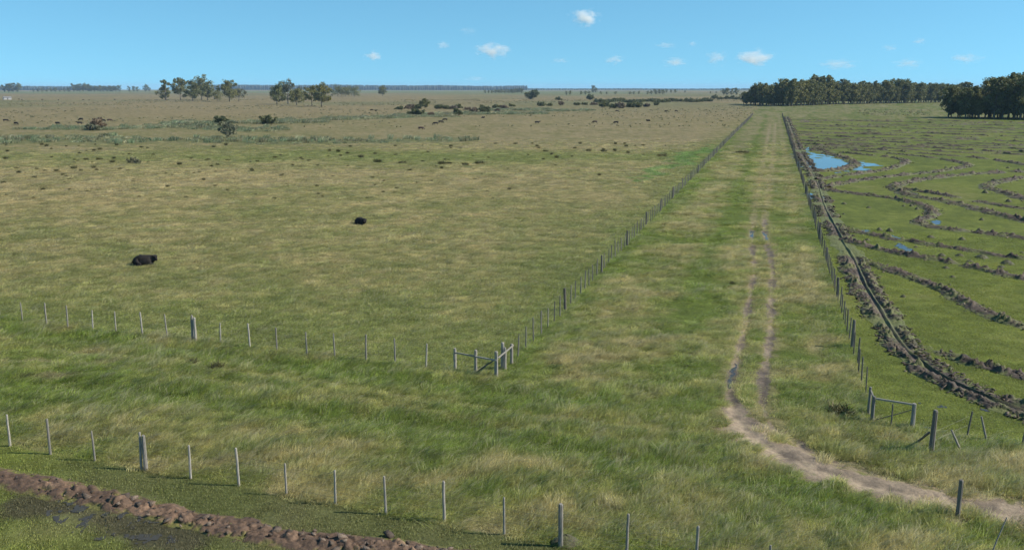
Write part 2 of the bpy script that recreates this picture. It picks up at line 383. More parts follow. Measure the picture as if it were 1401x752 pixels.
# ------------------------------------------------------------------ ground, dirt track
azf = np.radians(np.arange(-40, 40.001, 0.10)); azc = np.radians(np.arange(44, 317, 4.0))
az = np.concatenate([azf, azc])
dep = np.radians(np.concatenate([np.arange(46, 6, -.07), np.arange(6, 1.5, -.036)]))
rad = np.concatenate([[.05, 3, 6], CAM_H / np.tan(dep), np.geomspace(520, 13500, 120)])
AZ, RD = np.meshgrid(az, rad); X = (np.sin(AZ) * RD).ravel(); Y = (np.cos(AZ) * RD).ravel()
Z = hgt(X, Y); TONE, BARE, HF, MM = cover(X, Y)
Z = Z + .03 * (fbm(X / .35, Y / .35, 140, 2) - .5) * (np.hypot(X, Y) < 70) * ~zones(X, Y)[2]
na, nr = len(az), len(rad)
I, J = np.meshgrid(np.arange(nr - 1), np.arange(na), indexing='ij'); J2 = (J + 1) % na
Q = np.stack([I * na + J, I * na + J2, (I + 1) * na + J2, (I + 1) * na + J], -1).reshape(-1, 4)[:, ::-1]
fb = BARE[Q].mean(1) > .45
VV = np.stack([X, Y, Z], 1)
def sub(mask):
    q = Q[mask]; u, inv = np.unique(q.ravel(), return_inverse=True); return u, inv.reshape(-1, 4)
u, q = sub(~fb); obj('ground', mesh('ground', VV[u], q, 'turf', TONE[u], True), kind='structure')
u, q = sub(fb); obj('dirt_track', mesh('dirt_track', VV[u], q, 'soil_track', TONE[u], True), kind='structure')

# ------------------------------------------------------------------ water lying in the field
def sheet(name, outline, mt, z=.014, seed=0, rough=.25, step=None, base=None, holes=9.):
    pts = np.array(outline); c = pts.mean(0); D = math.hypot(*c); st = step or max(.10, D * .0016)
    x0, y0 = pts.min(0) - 1; x1, y1 = pts.max(0) + 1
    gx = np.arange(x0, x1, st); gy = np.arange(y0, y1, st * 1.6); XX, YY = np.meshgrid(gx, gy)
    w = (fbm(XX / (st * 9), YY / (st * 9), seed, 3) - .5); w2 = (fbm(XX / (st * 9), YY / (st * 9), seed + 50, 3) - .5)
    k = rough * D * .05
    ins = inpoly(XX + w * k, YY + w2 * k * 1.6, pts)
    ins &= fbm(XX / (D * .010), YY / (D * .03), seed + 80, 3) < holes
    ids = -np.ones(XX.shape, int); V = []; Fq = []
    cells = ins[:-1, :-1]
    for i, j in zip(*np.nonzero(cells)):
        q = []
        for a, b_ in ((i, j), (i, j + 1), (i + 1, j + 1), (i + 1, j)):
            if ids[a, b_] < 0: ids[a, b_] = len(V); V.append((XX[a, b_] - c[0], YY[a, b_] - c[1], z))
            q.append(ids[a, b_])
        Fq.append(q)
    if not Fq: return None
    zz = 0 if base is None else base
    return obj(name, mesh(name, V, np.array(Fq), mt), loc=(c[0], c[1], zz), kind='structure')
sheet('pond', PP([(1103, 214), (1108, 206), (1118, 211), (1128, 212), (1142, 215), (1154, 220), (1161, 225), (1157, 229), (1145, 232), (1130, 234), (1118, 233), (1110, 228), (1106, 220)]), 'pond_water', seed=1, rough=.42, holes=.64)
sheet('water', PP([(1084, 211), (1089, 212), (1096, 221), (1098, 232), (1092, 232), (1088, 224)]), 'pond_water', seed=2, rough=.4, holes=.6)
sheet('water', PP([(1172, 219), (1180, 222), (1190, 224), (1204, 225.5), (1192, 228), (1183, 233), (1166, 234), (1150, 238), (1140, 237), (1160, 233), (1171, 230), (1174, 225)]), 'pond_water', seed=3, rough=.45, holes=.56)
sheet('water', PP([(1100, 201), (1105, 202), (1106, 206), (1101, 206)]), 'pond_water', seed=4)
sheet('water', PP([(1099, 265), (1108, 264), (1116, 267), (1121, 264), (1124, 271), (1114, 273), (1102, 272)]), 'pond_water', seed=5, rough=.4)
sheet('water', PP([(1224, 331), (1234, 333), (1242, 341), (1248, 347), (1240, 348), (1232, 341)]), 'mud_water', seed=6)
sheet('water', PP([(1166, 315), (1188, 315), (1187, 319), (1168, 319)]), 'mud_water', seed=7)
sheet('water', PP([(1210, 322), (1222, 323), (1240, 328), (1226, 328), (1214, 325)]), 'mud_water', seed=8)
sheet('water', PP([(1276, 301), (1283, 302), (1286, 308), (1278, 309), (1274, 305)]), 'mud_water', seed=9)
sheet('water', PP([(1232, 262), (1246, 262), (1256, 266), (1244, 267), (1234, 265)]), 'mud_water', seed=10)
sheet('water', PP([(1256, 551), (1290, 555), (1330, 560), (1378, 563), (1376, 566), (1330, 564), (1290, 559)]), 'mud_water', seed=11, rough=.35, holes=.56)
sheet('water', PP([(1228, 582), (1262, 581), (1300, 584), (1330, 589), (1318, 593), (1270, 588), (1238, 587)]), 'mud_water', seed=12, rough=.4, holes=.50)
sheet('puddle', PP([(50, 700), (90, 702), (135, 714), (180, 724), (235, 738), (230, 745), (170, 735), (110, 721), (62, 709)]), 'mud_water', z=.016, seed=13, rough=.7, step=.05, holes=.52)
sheet('puddle', PP([(70, 683), (120, 690), (175, 702), (225, 716), (205, 718), (140, 704), (85, 693)]), 'mud_water', z=.024, seed=14, rough=.7, step=.05, holes=.52)
for nm, ol in (('puddle', [(989, 522), (998, 512), (1007, 497), (1011, 499), (1004, 516), (998, 531), (991, 533)]),
               ('puddle', [(1024, 316), (1029, 316), (1030, 325), (1025, 325)]), ('puddle', [(1042, 318), (1048, 317), (1051, 326), (1045, 327)])):
    pts = PP(ol); c = np.mean(pts, 0)
    sheet(nm, pts, 'mud_water', z=.02, seed=int(c[1] * 7), rough=.25, step=.07, base=H1(*c) - .005)

# ------------------------------------------------------------------ fences
def post_mesh(name, h, r, mt, seed, lean=.006, n=8):
    q = random.Random(seed); L = [(q.uniform(-1, 1) * lean * t * h, q.uniform(-1, 1) * lean * t * h, t * h) for t in (0, .35, .7, .97, 1.0)]
    L[0] = (0, 0, -.12); rr = [r * 1.08, r * q.uniform(.95, 1.05), r * q.uniform(.92, 1.04), r * q.uniform(.85, .98), r * .7]
    v, f = tube(L, rr, n, True, seed, .16); return mesh(name, v, f, mt)
STICK = [post_mesh('post', 1.22 + .05 * k, .036 + .003 * k, 'weathered_wood', k) for k in range(4)]
THICK = [post_mesh('post', 1.34 + .05 * k, .072 + .008 * k, 'weathered_wood', 20 + k) for k in range(3)]
DSTICK = [post_mesh('post', 1.20 + .05 * k, .032 + .003 * k, 'shade_dark_wood', 40 + k) for k in range(4)]  # sticks seen from their shaded side, darkened in colour
MSTICK = [post_mesh('post', 1.20 + .05 * k, .032 + .003 * k, 'grey_wood', 80 + k) for k in range(4)]  # left lane sticks, dimmed in colour for their shaded side
DTHICK = [post_mesh('post', 1.32 + .05 * k, .075 + .008 * k, 'shade_dark_wood', 60 + k) for k in range(3)]
GTHICK = [post_mesh('post', 1.34 + .05 * k, .070 + .008 * k, 'gate_wood', 70 + k) for k in range(3)]
def put_post(par, x, y, me, rz=0, hs=1.0, tilt=(0, 0), name='post'):
    o = par.location
    return obj(name, me, par, (x - o.x, y - o.y, H1(x, y) - o.z), (tilt[0], tilt[1], rz), (1, 1, hs))
def wires(par, pts, heights, name='wire', r=.0028):
    o = par.location
    for hh in heights:
        path = [(x - o.x, y - o.y, H1(x, y) + hh - o.z) for x, y in pts]
        v, f = tube(path, [r] * len(path), 4, False); obj(name, mesh(name, v, f, 'wire'), par)
def fence(name, x, y, label, group='wire fences with wooden posts'):
    return obj(name, None, loc=(x, y, H1(x, y)), label=label, category='fence', group=group)
WH = (.25, .45, .66, .88, 1.08)
# near fence
nf = fence('wire_fence', *P(14, 610), 'near wire fence of thin pale posts above the brown mud bank')
npx = [(14, 610), (69, 621), (130, 630), (197, 643), (261, 654), (327, 664), (392, 677), (459, 690), (528, 703), (608, 713), (690, 731), (767, 747)]
pts = [P(*q) for q in npx]; step = (pts[-1] - pts[0]) / 11.0
for k in range(1, 8): pts.append(pts[11] + step * k)
pts = [pts[0] - step * 2, pts[0] - step] + pts
for i, g in enumerate(pts):
    k = i - 2
    if k == 3:
        put_post(nf, g[0] + .07, g[1], THICK[0], .3, 1.0); put_post(nf, g[0] - .10, g[1] + .02, STICK[2], .3, 1.1, (0, .03))
    elif k == 11: put_post(nf, g[0], g[1], THICK[1], 1.2, 1.0, (0, -.02))
    else: put_post(nf, g[0], g[1], STICK[i % 4], i, random.uniform(.95, 1.06), (random.uniform(-.02, .02), random.uniform(-.03, .03)))
wires(nf, pts, WH)
# front fence of the pasture
ff = fence('wire_fence', *P(0, 432), 'wire fence with pale posts along the front of the pasture')
fpx = [(0, 432), (31, 440), (64, 444), (93, 448), (127, 452), (159, 455), (195, 458), (229, 462), (267, 467), (302, 471), (342, 476), (379, 480), (420, 487), (458, 489), (501, 495), (541, 500), (583, 503)]
pts = [P(*q) for q in fpx]; pts = [pts[0] + (pts[0] - pts[3]) / 3 * k for k in (3, 2, 1)] + pts
for i, g in enumerate(pts):
    if i == 11: put_post(ff, g[0] + .03, g[1], THICK[1], .4, .95); put_post(ff, g[0] - .16, g[1] + .1, THICK[0], 1, 1.05, (0, .03))
    else: put_post(ff, g[0], g[1], STICK[(i * 7) % 4], i, random.uniform(.94, 1.05), (random.uniform(-.02, .02), random.uniform(-.03, .05)))
CORN = [P(622.7, 507), P(651, 511.7), P(679, 516.5), P(691, 506), P(700, 498)]
wires(ff, pts + [CORN[0]], WH)
def plank(par, a, b, w=.07, t=.05, mt='weathered_wood', name='rail'):
    a = Vector(a); b = Vector(b); d = (b - a).normalized(); s = d.cross(Vector((0, 0, 1))).normalized(); up = s.cross(d)
    V = []; n = 5
    for k in range(n):
        p = a.lerp(b, k / (n - 1)); p += up * random.uniform(-.008, .008)
        ww = w * random.uniform(.88, 1.05)
        for sx, sz in ((-1, -1), (1, -1), (1, 1), (-1, 1)): V.append(p + s * sx * t / 2 + up * sz * ww / 2 - par.location)
    F = [(0, 3, 2, 1), tuple(4 * (n - 1) + i for i in range(4))]
    for k in range(n - 1):
        for i in range(4): j = (i + 1) % 4; F.append((4 * k + i, 4 * k + j, 4 * k + 4 + j, 4 * k + 4 + i))
    return obj(name, mesh(name, V, F, mt), par)
g = CORN[2]
cb = obj('corner_brace', None, loc=(g[0], g[1], H1(*g)), label='braced corner of stout grey posts and rails where two fences meet', category='fence corner')
for i, (c, t) in enumerate(zip(CORN, (476.6, 479, 481, 475, 470))): put_post(cb, c[0], c[1], THICK[i % 3], i, tall(680, (507, 511.7, 516.5, 506, 498)[i], t) / (1.34 + .05 * (i % 3)) * (1 if i != 2 else 1.0))
put_post(cb, CORN[3][0] - .12, CORN[3][1] + .22, THICK[2], 2, .93)
def at(c, z): return (c[0], c[1], H1(*c) + z)
def off(c, dx=0, dy=-.085): return np.array((c[0] + dx, c[1] + dy))
plank(cb, at(off(CORN[0]), .92), at(off(CORN[1]), .90)); plank(cb, at(off(CORN[1], .02), .885), at(off(CORN[2], 0, -.09), .87))
plank(cb, at(off(CORN[2], .09, 0), .95), at(off(CORN[4], .09, .05), .98))
plank(cb, at(off(CORN[1], .1, .06), .12), at(off(CORN[2], -.1, .06), .84), .06, .05, 'shade_dark_wood', 'brace')  # brace lies in shade, which is put into its wood tone
wires(cb, CORN[:3], (.3, .6))
# the two long fences of the lane
def long_fence(a, b, n, label, S, T, first_thick=0, tstep=8):
    fo = fence('wire_fence', a[0], a[1], label, 'lane fences')
    pts = [a + (b - a) * (i / (n - 1)) for i in range(n)]
    for i, g in enumerate(pts):
        jx = random.uniform(-.05, .05)
        if i % tstep == first_thick % tstep: put_post(fo, g[0] + jx, g[1], T[i % 3], i, random.uniform(.95, 1.08), (random.uniform(-.03, .03),) * 2)
        else: put_post(fo, g[0] + jx, g[1], S[(i * 5) % 4], i, random.uniform(.92, 1.06), (random.uniform(-.04, .04), random.uniform(-.04, .04)))
    wires(fo, pts[::4] + [pts[-1]], WH); return fo
long_fence(P(710, 489), LR1, 285, 'long post fence running up the left edge of the grass lane', MSTICK, DTHICK, 7)
long_fence(P(1184, 538), RR1, 285, 'long dark post fence between the lane and the muddy field', DSTICK, DTHICK, 5)
# gateway at the corner of the field and the broken cross fence
gs = [(1188, 566, 529, 1), (1193, 577, 541.6, 1), (1248, 586, 551, 1)]
g = P(1193, 577); gw = obj('field_gateway', None, loc=(g[0], g[1], H1(*g)), label='small gateway of grey posts with one top rail beside the puddle', category='gateway')
GP = []
for i, (x, b_, t, k) in enumerate(gs):
    c = P(x, b_); GP.append(c); put_post(gw, c[0], c[1], GTHICK[i % 3], i, tall(x, b_, t) / (1.34 + .05 * (i % 3)))
plank(gw, at(off(GP[0], .0, -.08), 1.05), at(off(GP[1], 0, .09), 1.08), .08); plank(gw, at(off(GP[1], .08, -.02), 1.02), at(off(GP[2], -.08, -.02), 1.05), .07)
c = P(1219, 583); put_post(gw, c[0], c[1], DSTICK[0], 0, .82); plank(gw, at(off(GP[1], .1, 0), .08), at(off(GP[2], -.1, 0), .80), .03, .03, 'shade_dark_wood', 'brace')
g = P(1273, 622); bf = obj('broken_fence', None, loc=(g[0], g[1], H1(*g)), label='broken fence with stout dark post and leaning stakes beside the field puddle', category='fence')
put_post(bf, g[0], g[1], post_mesh('post', 1.0, .095, 'shade_dark_wood', 91), .4, tall(1273, 622, 562), (0, .03))  # post's unlit face put into the wood colour
c = P(1254, 606); plank(bf, at(c, .02), at(off(g, -.1, .05), .85), .06, .06, 'shade_dark_wood', 'brace')
for (x, b_, t, tl, nm) in ((1323, 597, 562, (0, .10), 'post'), (1398.6, 609, 582, (0, .08), 'post')):
    c = P(x, b_); put_post(bf, c[0], c[1], DSTICK[1], 0, tall(x, b_, t) / 1.25, tl, nm)
c = P(1315, 619); put_post(bf, c[0], c[1], STICK[1], 0, .78, (0, -.48), 'leaning_stake')
c = P(1350, 604); put_post(bf, c[0], c[1], STICK[2], 0, .82, (0, -.30), 'leaning_stake')
wires(bf, [g, P(1323, 597), P(1398.6, 609)], (.5, .85))
g = P(1310, 706); obj('fence_post', post_mesh('fence_post', tall(1310, 706, 655), .075, 'shade_dark_wood', 95), loc=(g[0], g[1], H1(*g)), label='lone dark wooden post standing beside the turning dirt track', category='post')  # wood colour carries the shade on this post's near side
v, f = tube([(0, 0, -.1), (.25, .1, .6), (.52, .2, 1.25)], [.022, .02, .015], 6)
g = P(1352, 765); obj('leaning_stake', mesh('leaning_stake', v, f, 'weathered_wood'), loc=(g[0], g[1], H1(*g)), label='thin stake leaning out of the long grass at the bottom right', category='stake')

# ------------------------------------------------------------------ banks of turned soil
SOD = []
def sod_shape(seed):
    q = np.random.default_rng(seed); bm = bmesh.new()
    for _ in range(13): bm.verts.new(Vector(q.uniform(-.5, .5, 3)) * (1.0 if q.random() < .6 else 1.15))
    r = bmesh.ops.convex_hull(bm, input=bm.verts); bmesh.ops.delete(bm, geom=[g for g in r['geom_interior'] if isinstance(g, bmesh.types.BMVert)], context='VERTS')
    bm.verts.index_update(); bmesh.ops.triangulate(bm, faces=bm.faces)
    v = np.array([p.co for p in bm.verts]); f = [[p.index for p in t.verts] for t in bm.faces]; bm.free()
    return v, np.array(f)
SODS = [sod_shape(k) for k in range(8)]
PAL = np.array([(.036, .025, .017), (.052, .037, .026), (.084, .060, .042), (.140, .102, .073), (.082, .088, .028), (.21, .160, .115)])
def lump_mass(pts, seed, size, flat=.48, green=.2, elong=1.6, dirs=None):
    """many soil lumps joined into one mesh"""
    q = np.random.default_rng(seed); V = []; F = []; T = []; o = 0
    for i, (x, y, z) in enumerate(pts):
        v, f = SODS[q.integers(8)]; s = size[i] if np.ndim(size) else size
        s = s * q.uniform(.5, 1.35); sc = np.array((s * q.uniform(1, elong), s * q.uniform(.6, 1), s * flat * q.uniform(.6, 1.3)))
        a = (dirs[i] if dirs is not None else q.uniform(0, 6.28)) + q.normal(0, .5); tl = q.normal(0, .35)
        w = v * sc; ct, st = math.cos(tl), math.sin(tl); w = np.stack([w[:, 0] * ct - w[:, 2] * st, w[:, 1], w[:, 0] * st + w[:, 2] * ct], 1)
        ca, sa = math.cos(a), math.sin(a); w = np.stack([w[:, 0] * ca - w[:, 1] * sa, w[:, 0] * sa + w[:, 1] * ca, w[:, 2]], 1)
        V.append(w + np.array((x, y, z + sc[2] * .18))); F.append(f + o); o += len(v)
        k = 4 if q.random() < green else q.choice([0, 1, 1, 2, 2, 3, 5], p=[.16, .2, .2, .16, .14, .09, .05])
        T.append(np.tile(PAL[k] * q.uniform(.8, 1.2), (len(v), 1)))
    return np.concatenate(V), np.concatenate(F), np.concatenate(T)
def bank(pl, label, w=.9, h=.22, seed=0, kind='levee', lumps=3.0, group='banks of turned soil in the field', name='earth_bank', green=.22, clods=0, smn=2, lsize=.15, cell=.26, soilf=.78):
    path = smooth(pl, smn); c0 = path[0]; S = []; acc = 0
    out = [path[0]]
    for a, b_ in zip(path[:-1], path[1:]):          # resample
        L = math.dist(a, b_); D = math.hypot(*a); st = max(.045 if name == 'mud_bank' else .06, D * .0016); n = max(1, int(L / st))
        for k in range(1, n + 1): out.append(a + (b_ - a) * k / n)
    p = np.array(out); t = np.gradient(p, axis=0); t /= np.linalg.norm(t, axis=1)[:, None] + 1e-9; nrm = np.stack([t[:, 1], -t[:, 0]], 1)  # to the right of travel
    s = np.concatenate([[0], np.cumsum(np.linalg.norm(np.diff(p, axis=0), axis=1))])
    nu = 41 if kind == 'ditch' else (33 if name == 'mud_bank' else 17)
    U = np.linspace(-1, 1, nu)
    SS, UU = np.meshgrid(s, U, indexing='ij')
    wl = w * (.55 + .9 * fbm(s / 1.8, s * 0 + seed, seed + 3, 3)); wr = w * (.55 + .9 * fbm(s / 1.8, s * 0 + seed + 9, seed + 4, 3))
    off_ = np.where(UU < 0, UU * wl[:, None], UU * wr[:, None])
    XX = p[:, 0:1] + nrm[:, 0:1] * off_; YY = p[:, 1:2] + nrm[:, 1:2] * off_
    rl = fbm(XX / 1.3, YY / 1.3, seed + 8, 2); gap = sst(*((.34, .48) if kind == 'ditch' else (.20, .34)), fbm(s / 4.0, s * 0 + 5, seed + 12, 2))[:, None]
    cs = cell * np.clip(np.hypot(p[:, 0], p[:, 1]).mean() / 90, 1, 2.2)
    wx = fbm(XX / .5, YY / .5, seed + 30, 2) * .5; ca = 1.0 if kind != 'ditch' else .55      # sods lie across the ditch
    f1, f2, cr = worley(SS / cs + wx, off_ / cs * ca + wx, seed + 2); f1b, f2b, crb = worley(SS / cs * 2.3 + wx, off_ / cs * 2.3 + wx, seed + 6)
    am = .22 + 1.15 * sst(.38, .62, fbm(XX / (cs * 4), YY / (cs * 4), seed + 50, 2)); clod = am * cr ** 1.3 * sst(0, .30, f2 - f1) * (1 - .35 * f1) + .42 * crb * sst(0, .3, f2b - f1b) + .35 * (fbm(XX / .09, YY / .09, seed + 51, 2) - .5)
    if name == 'mud_bank': clod = .55 * clod + .9 * (fbm(XX / .35, YY / .22, seed + 55, 4) - .35) + .25 * am * (fbm(SS / .5, off_ / .12, seed + 56, 3) - .5)
    body = np.clip(1 - np.abs(UU) ** 2.2, 0, 1)
    if kind == 'ditch':
        left = np.clip(1 - np.abs(UU + .52) / .46, 0, 1) ** .5; right = np.clip(1 - np.abs(UU - .66) / .34, 0, 1) ** .5
        m_ = np.where(UU < 0, left, right * (fbm(s / 6, s * 0, seed + 40, 2) > .42)[:, None]) * (.25 + .75 * gap)
        z = h * m_ * (.06 + .30 * rl + 1.25 * clod)
        lip = np.exp(-((UU - .12) / .05) ** 2); z = np.maximum(z, h * (.55 - .40 * sst(90, 190, np.hypot(XX, YY))) * lip * (.35 + .9 * fbm(s / 3, s * 0, seed + 44, 2))[:, None]); z = np.where(np.abs(UU + .01) < .055, .01, z)
    else:
        m_ = body * (.2 + .8 * gap); z = h * m_ * (.08 + .35 * rl + 1.25 * clod)
    edge = sst(.60, .95, np.abs(UU) + .9 * (cr - .5) + .5 * (crb - .5)); z = z * (1 - .85 * edge) + .006 - .05 * (np.abs(UU) > .97) - .05 * (1 - gap) * (kind != 'ditch')
    tn = np.clip(.05 + .45 * cr + .35 * (crb - .5) + 1.3 * (fbm(XX / 1.1, YY / 1.1, seed + 52, 3) - .38), 0, 1)[..., None]
    col = mix(PAL[1] * soilf, PAL[3] * soilf, tn[..., 0] ** 1.6); col = mix(col, PAL[5] * soilf, .8 * sst(.80, .97, cr * .6 + crb * .4))
    gr = np.maximum(edge * 1.1, .85 * sst(.55, .68, fbm(XX / .8, YY / .8, seed + 15, 3)) * (green > .1)); gr = np.maximum(gr, (1 - gap))
    if kind == 'ditch': gr = np.maximum(gr, np.exp(-((UU - .15) / .06) ** 2) * (1 - .9 * sst(90, 190, np.hypot(XX, YY))))
    col = mix(col, C(.105, .118, .032), np.clip(gr * .92, 0, 1))
    if name == 'mud_bank': col = col * np.array((1.14, .96, .82))
    V = np.stack([XX - c0[0], YY - c0[1], z], -1).reshape(-1, 3)
    n = len(s); I, J = np.meshgrid(np.arange(n - 1), np.arange(nu - 1), indexing='ij')
    Q_ = np.stack([I * nu + J, (I + 1) * nu + J, (I + 1) * nu + J + 1, I * nu + J + 1], -1).reshape(-1, 4)[:, ::-1]
    root = obj(name, mesh(name, V, Q_, 'soil', col.reshape(-1, 3), False), loc=(c0[0], c0[1], 0), label=label, category='earth bank')
    if group: root['group'] = group
    def px_(i_, u_): o_ = np.where(u_ < 0, u_ * wl[i_], u_ * wr[i_]); return p[i_, 0] + nrm[i_, 0] * o_, p[i_, 1] + nrm[i_, 1] * o_
    # loose sods thrown to both sides
    q = np.random.default_rng(seed + 77); D = np.hypot(p[:, 0], p[:, 1]); dens = .8 * lumps * np.clip(75 / D, .22, 1.3)
    seg = np.diff(s, prepend=0); cnt = q.poisson(dens * seg); idx = np.repeat(np.arange(n), cnt)
    if len(idx):
        if kind == 'ditch':
            uu = np.where(q.random(len(idx)) < .55, -q.uniform(.12, 1.15, len(idx)), q.uniform(.34, 1.15, len(idx)))
        else: uu = q.normal(0, .5, len(idx)).clip(-1.2, 1.2)
        keep = (gap[idx, 0] > q.uniform(.05, .8, len(idx))) & (fbm(px_(idx, uu)[0] / .9, px_(idx, uu)[1] / .9, seed + 21, 2) > .34)
        idx = idx[keep]; uu = uu[keep]
        o_ = np.where(uu < 0, uu * wl[idx], uu * wr[idx]); px = p[idx, 0] + nrm[idx, 0] * o_; py = p[idx, 1] + nrm[idx, 1] * o_
        zz = h * .42 * np.clip(1 - np.abs(uu), 0, 1) ** .7
        if kind == 'ditch': zz = h * .30 * np.clip(1 - np.abs(np.abs(uu) - .55) / .55, 0, 1)
        size = lsize * np.clip((D[idx] / 80), 1, 3.0) ** .7
        dirs = np.arctan2(nrm[idx, 1], nrm[idx, 0])
        if len(idx):
            v, f, tn = lump_mass(np.stack([px - c0[0], py - c0[1], zz], 1), seed + 5, size, green=green, dirs=dirs, elong=2.4)
            obj('loose_sods', mesh('loose_sods', v, f, 'soil', tn), root, kind='stuff')
    return root, p, nrm, s
MAIN = PP([(1076, 160), (1085, 184), (1090.6, 202), (1100, 218), (1110, 234), (1120, 256), (1125, 277), (1133, 295), (1144, 314), (1153, 333), (1162, 347), (1172, 364), (1180, 388), (1196, 413), (1220, 455), (1239, 480), (1277, 512), (1325, 536), (1379, 556), (1440, 580), (1560, 625)])
MAIN = MAIN[::-1][::-1]
bank(MAIN[::-1], 'long ditch bank of dark turned sods curving along the field edge', 1.1, .34, 1, 'ditch', 40, green=.14, lsize=.16, cell=.30, soilf=.85)
B = bank
B(PP([(1243, 466), (1264, 472), (1281, 481), (1306, 489), (1334, 499), (1358, 504), (1381, 511), (1430, 521)]), 'short dark sod bank nearest the field puddle, ending before the main ditch', .62, .26, 2, lumps=27)
B(PP([(1180, 360), (1196, 362), (1214, 368), (1233, 374), (1264, 386), (1290, 397), (1315, 409), (1341, 425), (1379, 440), (1440, 462)]), 'dark sod bank running from the main ditch bend toward the right edge', .80, .28, 3, lumps=30)
B(PP([(1153, 328), (1174, 334), (1193, 338), (1214, 344), (1250, 351), (1290, 357), (1310, 361), (1330, 366), (1356, 372), (1383, 378), (1430, 388)]), 'sod bank below the row of grassy mounds', .75, .27, 4, lumps=27)
B(PP([(1160, 316), (1185, 320), (1206, 324), (1228, 329), (1250, 331), (1276, 336), (1307, 340), (1330, 343), (1356, 348), (1376, 352), (1430, 357)]), 'sod bank above the row of grassy mounds', .70, .26, 5, lumps=27)
B(PP([(1130, 260), (1166, 265), (1204, 269), (1235, 274), (1262, 281), (1278, 289), (1273, 297), (1254, 301), (1262, 309), (1299, 314), (1337, 318), (1430, 330)]), 'sod bank with a sharp hooked bend in mid field', .95, .28, 6, lumps=27)
B(PP([(1430, 234), (1352, 236.6), (1299, 241), (1257, 246.4), (1232, 251.5), (1222, 256), (1230, 262), (1251, 269), (1286, 274), (1315, 280), (1352, 290), (1430, 310)]), 'wide looping sod bank opening to the right', 1.2, .30, 7, lumps=27)
B(PP([(1236, 259), (1257, 262), (1286, 266), (1326, 273), (1360, 280), (1430, 290)]), 'thin inner sod bank inside the wide loop', .8, .26, 8, lumps=23)
B(PP([(1430, 239), (1387, 244.6), (1360, 250), (1347, 255), (1352, 258), (1379, 265), (1430, 281)]), 'hooked sod bank at the right edge inside the wide loop', 1.2, .30, 9, lumps=27)
B(PP([(1131, 256), (1145, 252), (1188, 245), (1220, 241), (1273, 236), (1307, 231), (1329, 226.5), (1315, 222.5), (1273, 215), (1220, 210.5), (1180, 207), (1112, 202)]), 'long narrow looping sod bank reaching furthest right of the pond', 1.0, .28, 10, lumps=23)
B(PP([(1119, 246), (1156, 240), (1193, 236), (1220, 230), (1238, 224), (1241, 220), (1225, 216), (1193, 213), (1150, 208.7), (1108, 204)]), 'looping sod bank around the outside of the pond', 1.0, .28, 11, lumps=23)
B(PP([(1114, 234), (1130, 234.5), (1146, 233), (1160, 229.7), (1171, 225), (1167, 220), (1150, 214), (1129, 209), (1112, 206)]), 'sod bank curling round the end of the blue pond', 1.3, .34, 12, lumps=30)
B(PP([(1100, 200), (1165, 203), (1230, 207), (1283, 212), (1323, 214.6), (1350, 217.5), (1383, 222.6), (1430, 230)]), 'sod bank sweeping from the pond top down to the right edge', 1.0, .28, 13, lumps=20)
FARL = [(163.6, 167.5), (165.5, 170), (168, 173.5), (170.5, 176.5), (173, 179.5), (176.5, 183.5), (180, 187), (182.5, 190.5), (186, 195), (188.5, 199), (191, 202.5), (193.5, 206), (196, 210), (198, 214)]
for k, (ya, yb) in enumerate(FARL):
    pl = []
    for t in np.linspace(0, 1, 9):
        x = 1084 + (199 - ya) * -.14 + t * 350; pl.append((x, ya + (yb - ya) * t ** 1.1 + .7 * math.sin(t * 9 + k * 2.1) + .5 * math.sin(t * 21 + k)))
    B(PP(pl), ('%s far sod bank counted down from the wood toward the pond' % ('first second third fourth fifth sixth seventh eighth ninth tenth eleventh twelfth thirteenth fourteenth'.split()[k])), 1.0, .30, 30 + k, lumps=5, group='far parallel sod banks')
# mud bank in the near paddock with clods that can be told apart
root, p, nrm, s = bank(PP([(-60, 640), (0, 655), (60, 666), (110, 676), (160, 690), (210, 700), (260, 712), (320, 722), (380, 735), (440, 742), (540, 752), (640, 766)]),
                       'brown churned mud bank of big clods across the near paddock corner', .66, .21, 60, 'levee', 16, None, 'mud_bank', green=.04, lsize=.09, cell=.42, soilf=1.3)
CL = [mesh('clod', SODS[k][0] * np.array((1, .8, .65)), SODS[k][1], 'soil', np.tile(PAL[(1, 2, 2, 3, 3, 1, 3, 2)[k]] * 1.35, (len(SODS[k][0]), 1))) for k in range(8)]
q = np.random.default_rng(5)
for k in range(80):
    i = int(np.interp(q.random() ** .5, [0, 1], [.1 * len(s), .98 * len(s)])); o_ = q.normal(0, .28); sz = .11 + .26 * q.random() ** 2.2
    obj('clod', CL[q.integers(8)], root, (p[i, 0] + nrm[i, 0] * o_ - p[0, 0], p[i, 1] + nrm[i, 1] * o_ - p[0, 1], .16 * max(0, 1 - abs(o_)) + .01), (q.normal(0, .4), q.normal(0, .4), q.uniform(0, 6.3)), (sz * 1.2, sz, sz))

